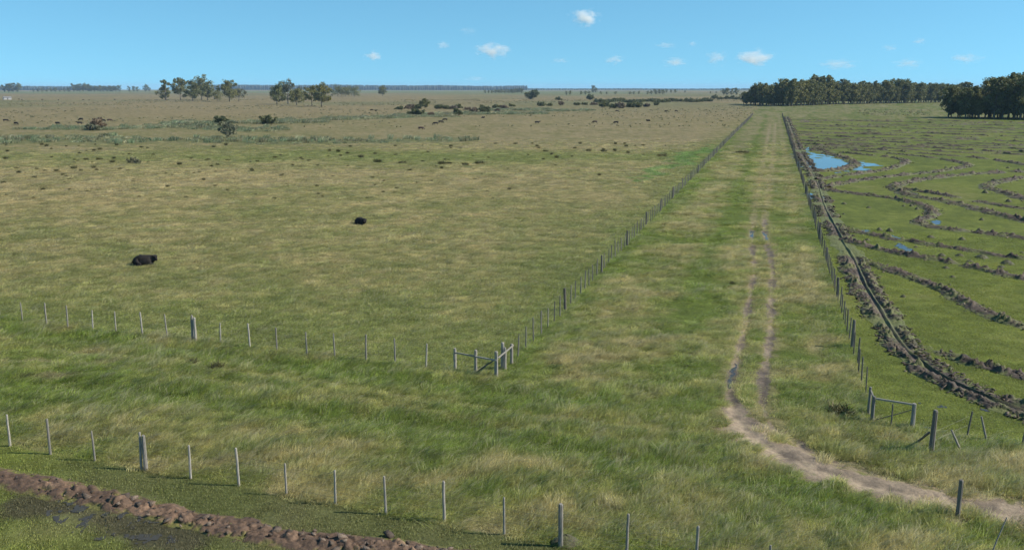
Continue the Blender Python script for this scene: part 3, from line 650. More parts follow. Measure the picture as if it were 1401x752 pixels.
# ------------------------------------------------------------------ grassy mounds
def mound_mesh(seed):
    q = random.Random(seed); V = []; F = []; nr_, na_ = 6, 12
    for i in range(nr_):
        r = 1 - i / (nr_ - 1.0); z = (1 - r ** 1.4) * 1.0
        for k in range(na_):
            a = 2 * math.pi * k / na_; w = 1 + q.uniform(-.12, .12); V.append((.5 * r * w * math.cos(a), .5 * r * w * math.sin(a), z * (1 + q.uniform(-.08, .08)) - (.06 if i == 0 else 0)))
    for i in range(nr_ - 1):
        for k in range(na_): k2 = (k + 1) % na_; F.append((i * na_ + k, i * na_ + k2, (i + 1) * na_ + k2, (i + 1) * na_ + k))
    t = [np.array((.080, .086, .026)) * (1 - m_) + np.array((.070, .056, .034)) * m_ for m_ in [q.random() for _ in V]]
    return mesh('mound', V, F, 'soil', np.array(t))
MO = [mound_mesh(k) for k in range(4)]
mounds = [(1343, 301, 7, 5), (1273, 325, 12, 5), (1316, 328, 10, 6), (1288, 350, 11, 6), (1313, 350, 12, 5), (1343, 352.5, 18, 7), (1327, 358, 11, 4), (1378, 361, 18, 9), (1370, 366, 12, 5), (1294, 367, 10, 5), (1398, 346, 6, 3),
          (1253, 338, 6, 3), (1254.6, 286, 6, 4), (1303, 379, 8, 4), (1203, 315, 9, 6), (1217, 316.5, 10, 7), (1186.5, 328.5, 8, 4), (1188.5, 284.5, 7, 4), (1154.5, 279, 7, 4), (1154, 293, 4, 2), (1347.7, 264, 9, 6), (1379.6, 276, 9, 6),
          (1359.7, 247, 8, 4), (1379, 230, 6, 3), (1393.6, 233, 6, 4), (1294, 229.5, 5, 3), (1236, 282, 5, 3), (1246.6, 282, 6, 4), (1254.6, 286.5, 7, 4), (1235.6, 406, 8, 5), (1299, 390, 5, 2), (1237, 271, 4, 2)]
rr = random.Random(4)
for k in range(34): mounds.append((rr.uniform(1105, 1398), rr.uniform(168, 200), rr.uniform(3, 6), rr.uniform(1.5, 3)))
for i, (x, y, w, h) in enumerate(mounds):
    c = P(x, y); mm_ = mpp(x, y)
    big = w >= 11
    obj('ant_mound', MO[i % 4], loc=(c[0], c[1], H1(*c)), rot=(0, 0, i), scl=(w * mm_ * 1.05, w * mm_ * 1.05, max(.13, h * mm_ * .7)),
        label='broad grassy ant mound in the row between two sod banks' if big else ('tiny dark ant mound among the far sod banks' if y < 205 else 'small dark ant mound on the green field'), category='mound', group='ant mounds in the field')
c = P(775, 747); obj('soil_mound', MO[0], loc=(c[0], c[1] + .25, H1(*c)), scl=(1.0, .7, .26), label='small earth mound at the foot of the thick near fence post', category='mound')

# ------------------------------------------------------------------ trees and shrubs
def leaf_cloud(clumps, per, size, seed, flat=.8):
    """leaf-sized faces spread through clumps; tone.r varies leaf by leaf and clump by clump"""
    q = np.random.default_rng(seed); V = []; T = []
    for (c, r) in clumps:
        n = int(per * q.uniform(.7, 1.3)); d = q.normal(0, 1, (n, 3)); d /= np.linalg.norm(d, axis=1)[:, None]
        pos = np.array(c) + d * (q.random((n, 1)) ** .45) * np.array((r, r, r * flat))
        a = q.normal(0, 1, (n, 3)); a /= np.linalg.norm(a, axis=1)[:, None]; b_ = np.cross(a, q.normal(0, 1, (n, 3))); b_ /= np.linalg.norm(b_, axis=1)[:, None] + 1e-9
        s = size * q.uniform(.55, 1.3, (n, 1)); t = np.clip(q.uniform(0, 1) * .5 + q.uniform(0, .5, n), 0, 1)
        quad = np.stack([pos - a * s - b_ * s * .45, pos + a * s * .9 - b_ * s * .5, pos + a * s + b_ * s * .5, pos - a * s * .8 + b_ * s * .45], 1)
        V.append(quad.reshape(-1, 3)); T.append(np.repeat(t, 4))
    V = np.concatenate(V); T = np.concatenate(T); return V, np.arange(len(V)).reshape(-1, 4), np.stack([T, T, T], 1)
def tree_meshes(seed, h, w, style, leaf='eucalypt_leaf', lsize=.42, per=46, n_limb=9):
    """trunk mesh and crown mesh of one tree, height h, crown width w"""
    q = random.Random(seed); parts = []; clumps = []
    lean = (q.uniform(-.06, .06) * h, q.uniform(-.06, .06) * h)
    c0 = {'tall': .16, 'wood': .10, 'round': .12, 'lean': .30, 'bush': .06, 'dead': .25}[style]
    tp = [Vector((lean[0] * t ** 1.6 + q.uniform(-.01, .01) * h, lean[1] * t ** 1.6, t * h * .88)) for t in (0, .2, .4, .6, .8, 1)]
    tp[0] = Vector((0, 0, -.3)); r0 = h * (.022 if style != 'bush' else .02)
    if style != 'bush': parts.append(tube(tp, [r0 * 1.25, r0, r0 * .8, r0 * .58, r0 * .36, r0 * .15], 7, True, seed, .12))
    for k in range(n_limb):
        t = c0 + (1 - c0) * (k + q.random()) / n_limb * .95
        i = min(4, int(t * 5)); base = tp[i].lerp(tp[i + 1], t * 5 - i) if style != 'bush' else Vector((q.uniform(-.15, .15) * w, q.uniform(-.15, .15) * w, -.1))
        an = k * 2.4 + q.uniform(-.5, .5); reach = w * .5 * q.uniform(.45, 1.0) * (math.sin(math.pi * min(1, (t - c0) / (1 - c0) * .75 + .22)) ** .7)
        if style == 'bush': reach = w * .42 * q.uniform(.2, 1.0)
        rise = h * (.10 + .10 * q.random()) if style != 'bush' else h * q.uniform(.35, .78) * (1 - .5 * (reach / (w * .5)) ** 2)
        end = base + Vector((math.cos(an) * reach, math.sin(an) * reach, rise)); mid = base.lerp(end, .5) + Vector((0, 0, -.03 * h if style != 'bush' else .05 * h))
        rl = r0 * (.55 - .35 * t) + .02; parts.append(tube([base, mid, end], [rl, rl * .65, rl * .25], 5, True, seed + k))
        cr = w * (.17 if style in ('tall', 'lean', 'dead') else .20) * q.uniform(.75, 1.25)
        clumps.append((tuple(end), cr))
        if style != 'dead' or q.random() < .5: clumps.append((tuple(mid + Vector((q.uniform(-.5, .5), q.uniform(-.5, .5), q.uniform(0, .6))) * w * .1), cr * .8))
        for _ in range(2): clumps.append((tuple(end + Vector((q.uniform(-1, 1), q.uniform(-1, 1), q.uniform(-.7, .8))) * cr * 1.0), cr * q.uniform(.45, .75)))
    top = tp[-1] if style != 'bush' else Vector((0, 0, h * .72))
    clumps.append((tuple(top + Vector((0, 0, h * .03))), w * .15)); clumps.append((tuple(top + Vector((w * .08, -w * .05, -h * .06))), w * .16))
    v, f = join(parts); tm = mesh('trunk' if style != 'bush' else 'stem', v, f, 'bark', sm=True)
    cv, cf, ct = leaf_cloud(clumps, per, lsize, seed); return tm, mesh('crown', cv, cf, leaf, ct)
def place_tree(name, pair, x, y, rz, s, label, cat, group=None, sz=None, z=None):
    r = obj(name, None, loc=(x, y, H1(x, y) if z is None else z), rot=(0, 0, rz), scl=(s, s, s if sz is None else sz), label=label, category=cat)
    if group: r['group'] = group
    obj('trunk' if cat == 'tree' else 'stem', pair[0], r); obj('crown', pair[1], r); return r
def one_tree(x, base, hpx, wpx, style, seed, label, name='eucalyptus_tree', leaf='eucalypt_leaf', cat='tree', group=None, maxd=None, per=70, lim=11):
    c = P(x, base); D = math.hypot(*c); k = mpp(x, base)
    if maxd and D > maxd: c = c * (maxd / D); k *= maxd / D
    h, w = hpx * k * (.93 if cat == 'tree' else 1), wpx * k * (1.42 if cat == 'tree' else 1.0); ls = max(.10, min(.5, .05 * w + .02))
    if cat == 'tree': ls = max(.28, .028 * h)
    pair = tree_meshes(seed, h, w, style, leaf, ls, per, lim); return place_tree(name, pair, c[0], c[1], 0, 1, label, cat, group)
# left clumps in the open pasture
T1 = 'eucalypts standing out in the pasture'
one_tree(226, 137, 20, 12, 'round', 101, 'small twin-stemmed tree at the left end of the tall clump', group=T1)
one_tree(227.5, 137.2, 31, 9, 'dead', 102, 'thin ragged tree leaning above the small leftmost tree', group=T1, lim=6)
one_tree(247, 136.5, 30, 20, 'tall', 103, 'broad dark eucalypt just right of the ragged leaning tree', group=T1)
one_tree(264, 138.5, 24, 15, 'tall', 104, 'slimmer eucalypt in the middle of the tall clump', group=T1)
one_tree(276, 137, 31, 25, 'tall', 105, 'tallest widest eucalypt of the left clump', group=T1, per=60)
one_tree(284, 137.6, 22, 14, 'tall', 116, 'eucalypt partly hidden at the right of the tallest one', group=T1)
one_tree(297, 138, 14, 13, 'round', 106, 'low round tree in the gap of the left clump', group=T1)
one_tree(314, 139.2, 30, 19, 'tall', 107, 'tall open-crowned eucalypt near the right end of the left clump', group=T1)
one_tree(327, 138.8, 18, 15, 'dead', 108, 'sparse greyish tree at the right end of the left clump', group=T1, leaf='grey_leaf')
T2 = 'eucalypts of the second clump'
one_tree(379, 143, 27, 19, 'tall', 111, 'leaning dark eucalypt at the left of the second clump', group=T2)
one_tree(394, 142.2, 30, 20, 'tall', 112, 'tall pale-crowned eucalypt of the second clump', group=T2, leaf='grey_leaf')
one_tree(406, 144, 23, 18, 'tall', 113, 'rounded eucalypt in the middle of the second clump', group=T2)
one_tree(427, 145.3, 27, 16, 'dead', 114, 'bare-limbed eucalypt right of the gap in the second clump', group=T2)
one_tree(440, 146, 31, 20, 'tall', 115, 'spreading eucalypt at the right end of the second clump', group=T2)
T3 = 'round trees beyond the second clump'
one_tree(462, 132, 14, 16, 'round', 121, 'round tree just behind the right end of the second clump', group=T3)
one_tree(473, 132, 13, 11, 'round', 122, 'middle one of three round trees beyond the second clump', group=T3)
one_tree(484.5, 132.5, 13.5, 13.5, 'round', 123, 'dark round tree at the right of the three', group=T3)
one_tree(523.5, 131.5, 14, 9, 'tall', 124, 'solitary upright tree before the blue forest line')
one_tree(310, 187, 21, 20, 'round', 131, 'small grey tree among the reeds of the pasture', 'pasture_tree', leaf='grey_leaf', per=20, lim=9)
one_tree(581, 148, 12, 9, 'round', 132, 'small upright tree rising from the dark shrubs in mid pasture', 'pasture_tree')
# far hedgerow trees near the horizon
FARH = 'far trees near the horizon'
EU = [tree_meshes(200 + k, 22, 12 + 1.2 * k, 'wood', 'eucalypt_leaf', .60, 40, 10) for k in range(6)]
def far_tree(x, base, hpx, i, label, D=None, kd=None, sq=1.0):
    c = P(x, base); d = math.hypot(*c); k = mpp(x, base)
    lim = kd or 3400.
    if d > lim: c = c * (lim / d); k = k * lim / d
    s = hpx * k / 22.0; place_tree('far_tree', EU[i % 6], c[0], c[1], i * 1.7, s * sq, label, 'tree', FARH, sz=s)
fr_ = [(6, 126, 9), (12, 126, 11.5), (18, 126, 12), (24, 126, 11)]
for i, (x, b_, h) in enumerate(fr_): far_tree(x, b_, h, i, 'tree of the dark clump on the horizon at the far left', sq=1.4)
for i, x in enumerate(range(46, 100, 6)): far_tree(x, 125.3, 3.6 + 1.6 * ((i * 7) % 3) / 2, i, 'low tree in the thin hedgerow left on the horizon', sq=1.8)
for i, x in enumerate(np.arange(101, 124, 4.2)): far_tree(x, 125.2, 10.5 - (i % 2), i, 'taller tree of the horizon plantation on the left', sq=1.2)
for i, x in enumerate(np.arange(125, 166, 4.2)): far_tree(x, 125, 8 - (i % 3) * .6, i + 2, 'tree of the even horizon windbreak on the left', sq=1.3)
for i, (x, h) in enumerate(((177, 7), (183, 7.5), (188, 6.5), (199, 9), (204, 6))): far_tree(x, 124, h, i, 'small separate tree on the horizon left of the tall clump', sq=1.3)
for i, x in enumerate(np.arange(664, 714, 4.5)): far_tree(x, 127.5, 4 + .05 * (x - 664), i, 'tree of the low dark windbreak right of the blue forest', sq=1.6)
for i, (x, b_, h) in enumerate(((775, 130, 5), (780, 130, 6), (795, 129.5, 5), (801, 129.5, 5), (806, 129, 4.5), (812, 126.5, 9), (815, 126.5, 6), (822, 129, 4), (830, 129, 3.5), (842, 129, 4), (862, 129.5, 4), (867, 129.5, 4), (874, 129, 4.5),
                                (886, 129, 5), (891, 129, 5), (897, 129, 6.5), (902, 129, 6.5), (907, 129, 6), (912, 127, 5), (918, 127, 4.5), (924, 127, 5), (937, 126.5, 3), (990, 130, 8), (995, 130, 9), (1001, 130, 8.5), (1007, 130, 10), (972, 128, 3), (980, 128, 3))):
    far_tree(x, b_, h, i, 'far scattered tree between the shrubs and the horizon', sq=1.25)
# shrubs
SHR = 'shrubs scattered over the far pasture'
def shrub(x, base, hpx, wpx, seed, label, leaf='shrub_leaf', per=60):
    return one_tree(x, base, hpx, wpx, 'bush', seed, label, 'shrub', leaf, 'shrub', SHR, per=per, lim=9)
shrub(366, 170, 12, 19, 301, 'dark dome-shaped shrub standing alone in the reeds'); shrub(304, 170, 11, 22, 302, 'wide low shrub behind the small grey tree')
shrub(133.6, 178, 18, 20, 303, 'brown twiggy bush with a rounded crown at the left', 'brown_twig', 40); shrub(128, 179, 8, 22, 304, 'low grey growth at the foot of the brown bush', 'grey_leaf')
shrub(180, 222, 9, 12, 305, 'grey bushy growth among the tussocks at the left', 'grey_leaf'); shrub(188, 223, 7, 10, 306, 'smaller grey growth beside the bushy one', 'grey_leaf')
for i, (x, b_, h, w) in enumerate([(561, 149, 7, 14), (572, 149, 7, 10), (569.5, 159, 10, 16), (590, 159, 5, 11), (599, 149, 6, 12), (609, 149, 5, 13), (620, 149, 4, 12), (625, 158, 11, 15), (627, 148, 5, 10), (648, 154.5, 9, 14), (662.6, 154.5, 11, 16),
                                   (678, 148, 4, 13), (690, 148, 4, 14), (740, 145, 6, 12), (752, 145, 4, 9), (767.6, 145, 6, 10), (790, 144.5, 4, 9), (800, 144, 3, 8), (812, 144, 3, 9), (826, 147, 9, 15), (838, 148, 6, 12), (848, 148, 7, 14), (861, 147, 7, 14),
                                   (873, 147, 8, 14), (885, 146, 5, 10), (898, 144, 4, 9), (764.6, 137, 6, 8), (680, 152, 3, 9), (700, 146, 3, 9), (545, 150, 4, 12), (640, 150, 4, 9)]):
    shrub(x, b_, h, w, 320 + i, 'dark low shrub of the thicket below the blue forest line' if x < 720 else 'dark low shrub of the thicket right of the large round bush', 'shrub_leaf' if i % 3 else 'brown_twig', 44)
shrub(727.5, 136, 13, 21, 380, 'large round dark bush alone near the centre of the skyline', per=90); shrub(807.5, 137, 9, 11, 381, 'upright dark bush at the head of the far hedge')
for i, x in enumerate(np.arange(815, 972, 6.5)):
    shrub(x, 139.5 + .6 * math.sin(i), 4.2 + 1.2 * math.sin(i * 1.7), 11, 400 + i, 'shrub of the long low hedge below the far trees', 'shrub_leaf', 22)
for i, (x, b_, h, w) in enumerate(((977, 136, 7, 9), (985, 136, 4, 8), (993, 136, 5, 9), (1001, 136, 5, 9), (1010, 136.5, 4, 9))): shrub(x, b_, h, w, 440 + i, 'shrub of the short hedge left of the wood', per=30)
# the wood at the right: rows of planted eucalypts
WD = [tree_meshes(240 + k, 22, 9.0 + 1.1 * k, 'wood', 'eucalypt_leaf', .50, 60, 17) for k in range(7)]
rr = random.Random(8)
def wood_row(line, depth_rows, gap_, rowgap, hf, label, group, seed):
    rr = random.Random(seed); path = smooth(line, 1); seg = [math.dist(a, b_) for a, b_ in zip(path[:-1], path[1:])]; L = sum(seg)
    for r in range(depth_rows):
        d = rr.uniform(0, gap_)
        while d < L:
            k = 0; e = d
            while e > seg[k]: e -= seg[k]; k += 1
            a, b_ = path[k], path[k + 1]; t = (b_ - a) / (np.linalg.norm(b_ - a) + 1e-9); nn_ = np.array((-t[1], t[0]))
            if nn_[1] < 0: nn_ = -nn_
            q_ = a + t * e + nn_ * (r * rowgap) + np.array((rr.uniform(-1, 1), rr.uniform(-1, 1))) * gap_ * .3
            s = hf(d / L) / 22.0 * rr.choice((.72, .82, .9, .95, 1.0, 1.04, 1.12)) * rr.uniform(.95, 1.05); place_tree('wood_tree', WD[rr.randrange(7)], q_[0], q_[1], rr.uniform(0, 6.3), s, label if r else label.replace('eucalypt in', 'front-row eucalypt facing the field in'), 'tree', group)
            d += gap_ * rr.uniform(.7, 1.3)
wood_row(PP([(1016, 142.5), (1063, 145.5), (1100, 144.5), (1143, 142.8), (1210, 141.5), (1282, 140.3), (1330, 140)]), 3, 6.2, 6.5, lambda t: 9.5 + 8 * min(1, t * 5) + 1.6 * math.sin(t * 19) - 2 * max(0, t - .55), 'eucalypt in the back strip of the wood', 'trees of the back wood strip', 3)
wood_row(PP([(1288, 161), (1340, 162.3), (1401, 163.2), (1480, 164.5)]), 5, 4.6, 5.0, lambda t: 11.0 + 6.5 * min(1, t * 1.7) + .8 * math.sin(t * 23), 'eucalypt in the near dark block of the wood', 'trees of the near wood block', 5)

# ------------------------------------------------------------------ cattle
def skin(nodes, edges, name, mt, lv=2):
    """one continuous body grown over a skeleton: nodes = (x, y, z, rx, ry)"""
    me = bpy.data.meshes.new(name); me.from_pydata([n[:3] for n in nodes], edges, []); o = bpy.data.objects.new(name, me); COL.objects.link(o)
    md = o.modifiers.new('s', 'SKIN'); md.use_smooth_shade = True
    for v, n in zip(me.skin_vertices[0].data, nodes): v.radius = (n[3], n[4])
    me.skin_vertices[0].data[0].use_root = True
    o.modifiers.new('u', 'SUBSURF').render_levels = lv; o.modifiers['u'].levels = lv
    dg = bpy.context.evaluated_depsgraph_get(); out = bpy.data.meshes.new_from_object(o.evaluated_get(dg)); bpy.data.objects.remove(o); out.name = name
    out.materials.clear(); out.materials.append(M[mt]); return out
lying = skin([(0, 0, .40, .44, .42), (-.42, .02, .41, .45, .42), (-.80, .04, .36, .36, .36), (-1.0, .05, .26, .18, .20), (.42, 0, .43, .42, .43), (.72, -.04, .50, .31, .34), (.92, -.14, .60, .22, .25), (1.04, -.26, .64, .17, .18), (1.12, -.42, .50, .115, .13), (1.14, -.53, .40, .095, .10),
              (.55, -.40, .16, .13, .13), (.92, -.50, .10, .09, .09), (.62, -.56, .07, .07, .07), (-.62, -.44, .24, .20, .22), (-.20, -.60, .13, .12, .12), (-.62, -.66, .08, .07, .07),
              (1.10, -.14, .74, .035, .06), (1.18, -.04, .74, .016, .05), (.93, -.34, .75, .035, .06), (.84, -.42, .75, .016, .05), (-1.08, .05, .30, .04, .04), (-1.16, -.05, .12, .03, .03), (-1.12, -.20, .05, .035, .035)],
             [(0, 1), (1, 2), (2, 3), (0, 4), (4, 5), (5, 6), (6, 7), (7, 8), (8, 9), (4, 10), (10, 11), (11, 12), (1, 13), (13, 14), (14, 15), (7, 16), (16, 17), (7, 18), (18, 19), (3, 20), (20, 21), (21, 22)], 'lying_cow', 'hide')
def leg(x, y, hind):
    if hind: return [(x, y, .72, .15, .18), (x + .08, y, .52, .10, .12), (x - .07, y, .36, .06, .07), (x - .02, y, .10, .045, .045), (x + .03, y, .02, .055, .05)]
    return [(x, y, .68, .12, .14), (x, y, .45, .075, .08), (x + .01, y, .28, .055, .055), (x, y, .10, .042, .042), (x + .03, y, .02, .055, .05)]
def stander(name, graze, mt):
    nd = [(0, 0, .92, .36, .36), (-.45, 0, .95, .34, .33), (-.78, 0, .98, .24, .26), (.42, 0, .93, .33, .36), (.72, 0, .96, .24, .28)]
    ed = [(0, 1), (1, 2), (0, 3), (3, 4)]
    hd = [(.95, 0, .80, .17, .20), (1.15, .02, .50, .13, .15), (1.22, .03, .28, .11, .12), (1.32, .04, .10, .075, .08)] if graze else [(.98, 0, 1.10, .16, .20), (1.18, 0, 1.26, .13, .15), (1.38, 0, 1.20, .10, .11), (1.54, 0, 1.10, .075, .08)]
    k = len(nd); nd += hd; ed += [(4, k), (k, k + 1), (k + 1, k + 2), (k + 2, k + 3)]; hp = nd[k + 1 + int(graze)]
    for s_ in (-1, 1):
        j = len(nd); nd += [(hp[0] - .04, s_ * .14, hp[2] + .08, .03, .04), (hp[0] - .06, s_ * .24, hp[2] + .07, .012, .035)]; ed += [(k + 1 + int(graze), j), (j, j + 1)]
    for (x, at_, hind) in ((.55, 3, False), (-.68, 1, True)):
        for s_ in (-1, 1):
            j = len(nd); nd += leg(x + s_ * .06, s_ * .17, hind); ed += [(at_, j)] + [(j + i, j + i + 1) for i in range(4)]
    j = len(nd); nd += [(-1.0, 0, 1.02, .05, .05), (-1.08, .02, .70, .03, .03), (-1.10, .03, .38, .045, .045)]; ed += [(2, j), (j, j + 1), (j + 1, j + 2)]
    return skin(nd, ed, name, mt, 1)
graze = stander('grazing_cow', True, 'hide'); stand = stander('standing_cow', False, 'hide'); bgraze = stander('brown_cow', True, 'brown_hide')
c = P(198, 363); obj('lying_cow', lying, loc=(c[0], c[1], H1(*c) - .03), rot=(0, 0, .25), scl=(.84, .90, .98), label='black cow lying in the pasture, the nearest and largest of the herd', category='cow')
c = P(494.5, 306); obj('lying_cow', lying, loc=(c[0], c[1], H1(*c) - .03), rot=(0, 0, -.75), scl=(.80, .80, .82), label='smaller black cow lying alone in the pasture near the centre', category='cow')
HERD = [(8, 167, 0), (22, 171, 1), (79, 169.5, 1), (111, 166, 0), (109, 170, 2), (150, 166.5, 3), (141, 167, 0), (596, 171.5, 0), (603, 169, 1), (609, 166, 0), (509, 152, 0), (514, 152, 1), (576, 176.5, 3), (661, 161.5, 1), (735, 169.5, 2), (843, 169, 0), (887, 165, 1),
        (844, 153, 0), (911, 153, 1), (925, 153.3, 0), (814, 168.5, 3), (114, 137, 0), (122, 137, 1), (58, 137, 0), (30, 137, 1), (26, 136.5, 0), (80, 137, 1), (157, 137, 0)]
HL = {596: 'lowest of three black cattle in a slanting file', 603: 'middle of three black cattle in a slanting file', 609: 'topmost of three black cattle in a slanting file', 735: 'black cow standing alone left of the lane fence top', 22: 'larger black cow grazing at the far left edge',
      8: 'small black cow behind the larger one at the left edge', 150: 'brown cow right of the twiggy brown bush', 141: 'black cow partly behind the twiggy brown bush', 79: 'black cow alone left of the twiggy brown bush', 843: 'low black cow left of the cow nearest the lane',
      887: 'far black cow nearest the long lane fence', 814: 'brown cow lying low between two black cattle', 661: 'black cow below the dark shrub thicket', 576: 'brown cow below the file of three cattle', 111: 'upper of two cattle left of the brown bush', 109: 'lower of two cattle left of the brown bush'}
for i, (x, y, k) in enumerate(HERD):
    c = P(x, y); me = (graze, lying, stand, bgraze)[k]
    if k == 1 and x in (22, 603): me = graze
    lb = HL.get(x, 'tiny dark cow in the row grazing below the horizon trees' if y < 140 else 'tiny black cow far off in the pasture')
    obj('cow', me, loc=(c[0], c[1], H1(*c) - .08), rot=(0, 0, random.choice((0, math.pi)) + random.uniform(-.5, .5)), scl=(.95, 1.25, .84) if me is not lying else (.8, .9, .95), label=lb, category='cow', group='far grazing cattle')

# ------------------------------------------------------------------ far shed
c = P(10, 136.5); sh = obj('shed', None, loc=(c[0], c[1], H1(*c)), rot=(0, 0, .7), label='tiny white shed with dark roof at the far left edge', category='shed')
def box(x0, x1, y0, y1, z0, z1):
    v = [(x0, y0, z0), (x1, y0, z0), (x1, y1, z0), (x0, y1, z0), (x0, y0, z1), (x1, y0, z1), (x1, y1, z1), (x0, y1, z1)]
    return v, [(3, 2, 1, 0), (4, 5, 6, 7), (0, 1, 5, 4), (1, 2, 6, 5), (2, 3, 7, 6), (3, 0, 4, 7)]
v, f = box(-4, 4, -2.2, 2.2, -.3, 2.5); obj('wall', mesh('wall', v, f, 'shed_wall'), sh)
v = [(-4.3, -2.6, 2.45), (4.3, -2.6, 2.45), (4.3, 2.6, 2.45), (-4.3, 2.6, 2.45), (-4.3, 0, 3.5), (4.3, 0, 3.5)]; obj('roof', mesh('roof', v, [(0, 1, 5, 4), (2, 3, 4, 5), (0, 4, 3), (1, 2, 5), (0, 3, 2, 1)], 'shed_roof'), sh)
v, f = box(-.6, .6, -2.26, -2.19, 0, 2); obj('door', mesh('door', v, f, 'shade_dark_wood'), sh)

# ------------------------------------------------------------------ grass, reeds, tussocks
def tuft(n, rad_, l0, l1, bend, wind, width, straw, seed, upr=1.0):
    q = np.random.default_rng(seed); V = []; T = []; F4 = []; k = 0
    for i in range(n):
        a = q.uniform(0, 6.283); r = rad_ * math.sqrt(q.random()); x, y = r * math.cos(a), r * math.sin(a)
        L = q.uniform(l0, l1); d = q.uniform(0, 6.283); be = bend * q.uniform(.3, 1.3); dx, dy = math.cos(d) * be + wind * q.uniform(.4, 1.3), math.sin(d) * be + wind * .15
        sx, sy = -math.sin(d + 1), math.cos(d + 1); w = width * q.uniform(.6, 1.3)
        s = 1.0 if q.random() < straw else q.uniform(0, .12); br = q.random()
        for t, ww in ((0, .7), (.5, 1.0), (1, .12)):
            px, py = x + dx * L * t * t, y + dy * L * t * t; pz = L * upr * (t - .42 * min(1.2, math.hypot(dx, dy)) * t * t)
            V += [(px - sx * w * ww, py - sy * w * ww, pz), (px + sx * w * ww, py + sy * w * ww, pz)]; T += [(br, s * (.25 + .75 * t), 0)] * 2
        F4 += [(k, k + 1, k + 3, k + 2), (k + 2, k + 3, k + 5, k + 4)]; k += 6
    return np.array(V), np.array(F4), np.array(T)
def proto_collection(name, defs, mt):
    c_ = bpy.data.collections.new(name)
    for i, a_ in enumerate(defs):
        v, f, t = tuft(*a_); o = bpy.data.objects.new('%s_%02d' % (name, i), mesh(name, v, f, mt, t)); c_.objects.link(o)
    return c_
def scatter(name, xyz, rot, scl, tint, idx, coll, label=None):
    n = len(xyz); me = bpy.data.meshes.new(name); me.vertices.add(n); me.vertices.foreach_set('co', np.asarray(xyz, np.float32).ravel())
    for nm, ty, key, dat in (('rot', 'FLOAT_VECTOR', 'vector', rot), ('scl', 'FLOAT_VECTOR', 'vector', scl), ('tint', 'FLOAT_COLOR', 'color', np.concatenate([tint, np.ones((n, 1))], 1)), ('pick', 'INT', 'value', idx)):
        at_ = me.attributes.new(nm, ty, 'POINT'); at_.data.foreach_set(key, np.asarray(dat, np.int32 if ty == 'INT' else np.float32).ravel())
    o = obj(name, me, kind='stuff'); 
    if label: o['label'] = label
    ng = bpy.data.node_groups.new(name, 'GeometryNodeTree'); ng.interface.new_socket('Geometry', in_out='INPUT', socket_type='NodeSocketGeometry'); ng.interface.new_socket('Geometry', in_out='OUTPUT', socket_type='NodeSocketGeometry')
    gi = ng.nodes.new('NodeGroupInput'); go = ng.nodes.new('NodeGroupOutput'); ip = ng.nodes.new('GeometryNodeInstanceOnPoints'); ci = ng.nodes.new('GeometryNodeCollectionInfo')
    ci.inputs['Collection'].default_value = coll; ci.inputs['Separate Children'].default_value = True; ci.inputs['Reset Children'].default_value = True
    def na_(nm, ty):
        k = ng.nodes.new('GeometryNodeInputNamedAttribute'); k.data_type = ty; k.inputs['Name'].default_value = nm; return k.outputs[0]
    L = ng.links.new; L(gi.outputs[0], ip.inputs['Points']); L(ci.outputs[0], ip.inputs['Instance']); ip.inputs['Pick Instance'].default_value = True
    L(na_('pick', 'INT'), ip.inputs['Instance Index']); L(na_('rot', 'FLOAT_VECTOR'), ip.inputs['Rotation']); L(na_('scl', 'FLOAT_VECTOR'), ip.inputs['Scale']); L(ip.outputs[0], go.inputs[0])
    o.modifiers.new('scatter', 'NODES').node_group = ng; return o
# 0-3 long verge grass, 4-6 pasture grass, 7-8 short turf, 9-10 pale seed heads
GR = proto_collection('grass_tuft', [(64, .30, .22, .46, .45, .75, .0065, .07, 1), (64, .32, .18, .40, .55, .70, .0065, .12, 2), (56, .26, .26, .54, .40, .95, .006, .16, 3), (70, .34, .14, .34, .7, .5, .007, .03, 4),
                                     (56, .32, .10, .26, .6, .55, .007, .16, 5), (56, .34, .09, .22, .7, .5, .007, .10, 6), (50, .30, .12, .30, .5, .65, .0065, .30, 7),
                                     (56, .32, .03, .09, .9, .15, .008, .02, 8), (56, .34, .03, .10, .9, .15, .008, .06, 9), (26, .26, .40, .65, .25, 1.0, .0042, .85, 10), (22, .30, .35, .58, .35, 1.0, .0042, .7, 11)], 'blade')
bands = [(22, 36, 30, 1.0), (36, 52, 20, 1.05), (52, 80, 10, 1.3), (80, 130, 4.2, 1.8), (130, 260, 1.4, 2.5)]
xs, ys, ss = [], [], []
for r0, r1, den, s in bands:
    n = int((r1 * r1 - r0 * r0) * R(34) * den); a_ = rng.uniform(-R(34), R(34), n); r_ = np.sqrt(rng.uniform(r0 * r0, r1 * r1, n))
    xs.append(np.sin(a_) * r_); ys.append(np.cos(a_) * r_); ss.append(np.full(n, s))
x = np.concatenate(xs); y = np.concatenate(ys); s = np.concatenate(ss)
tint, bare, hf, mm = cover(x, y); pasture, paddock, field, lane = zones(x, y); d = np.hypot(x, y)
keep = (bare < .35) & (rng.random(len(x)) < np.clip(.25 + hf, 0, 1)) & ~((field | paddock) & (d > 95)) & (rng.random(len(x)) < 1 - sst(150, 260, d))
bankpts = [MAIN]
for bl in (MAIN, [(q[0], q[1]) for q in p[::6]]):
    dd, _ = pdist(x, y, [np.array(q) for q in bl]); keep &= dd > np.where(bl is MAIN, .9, .30)
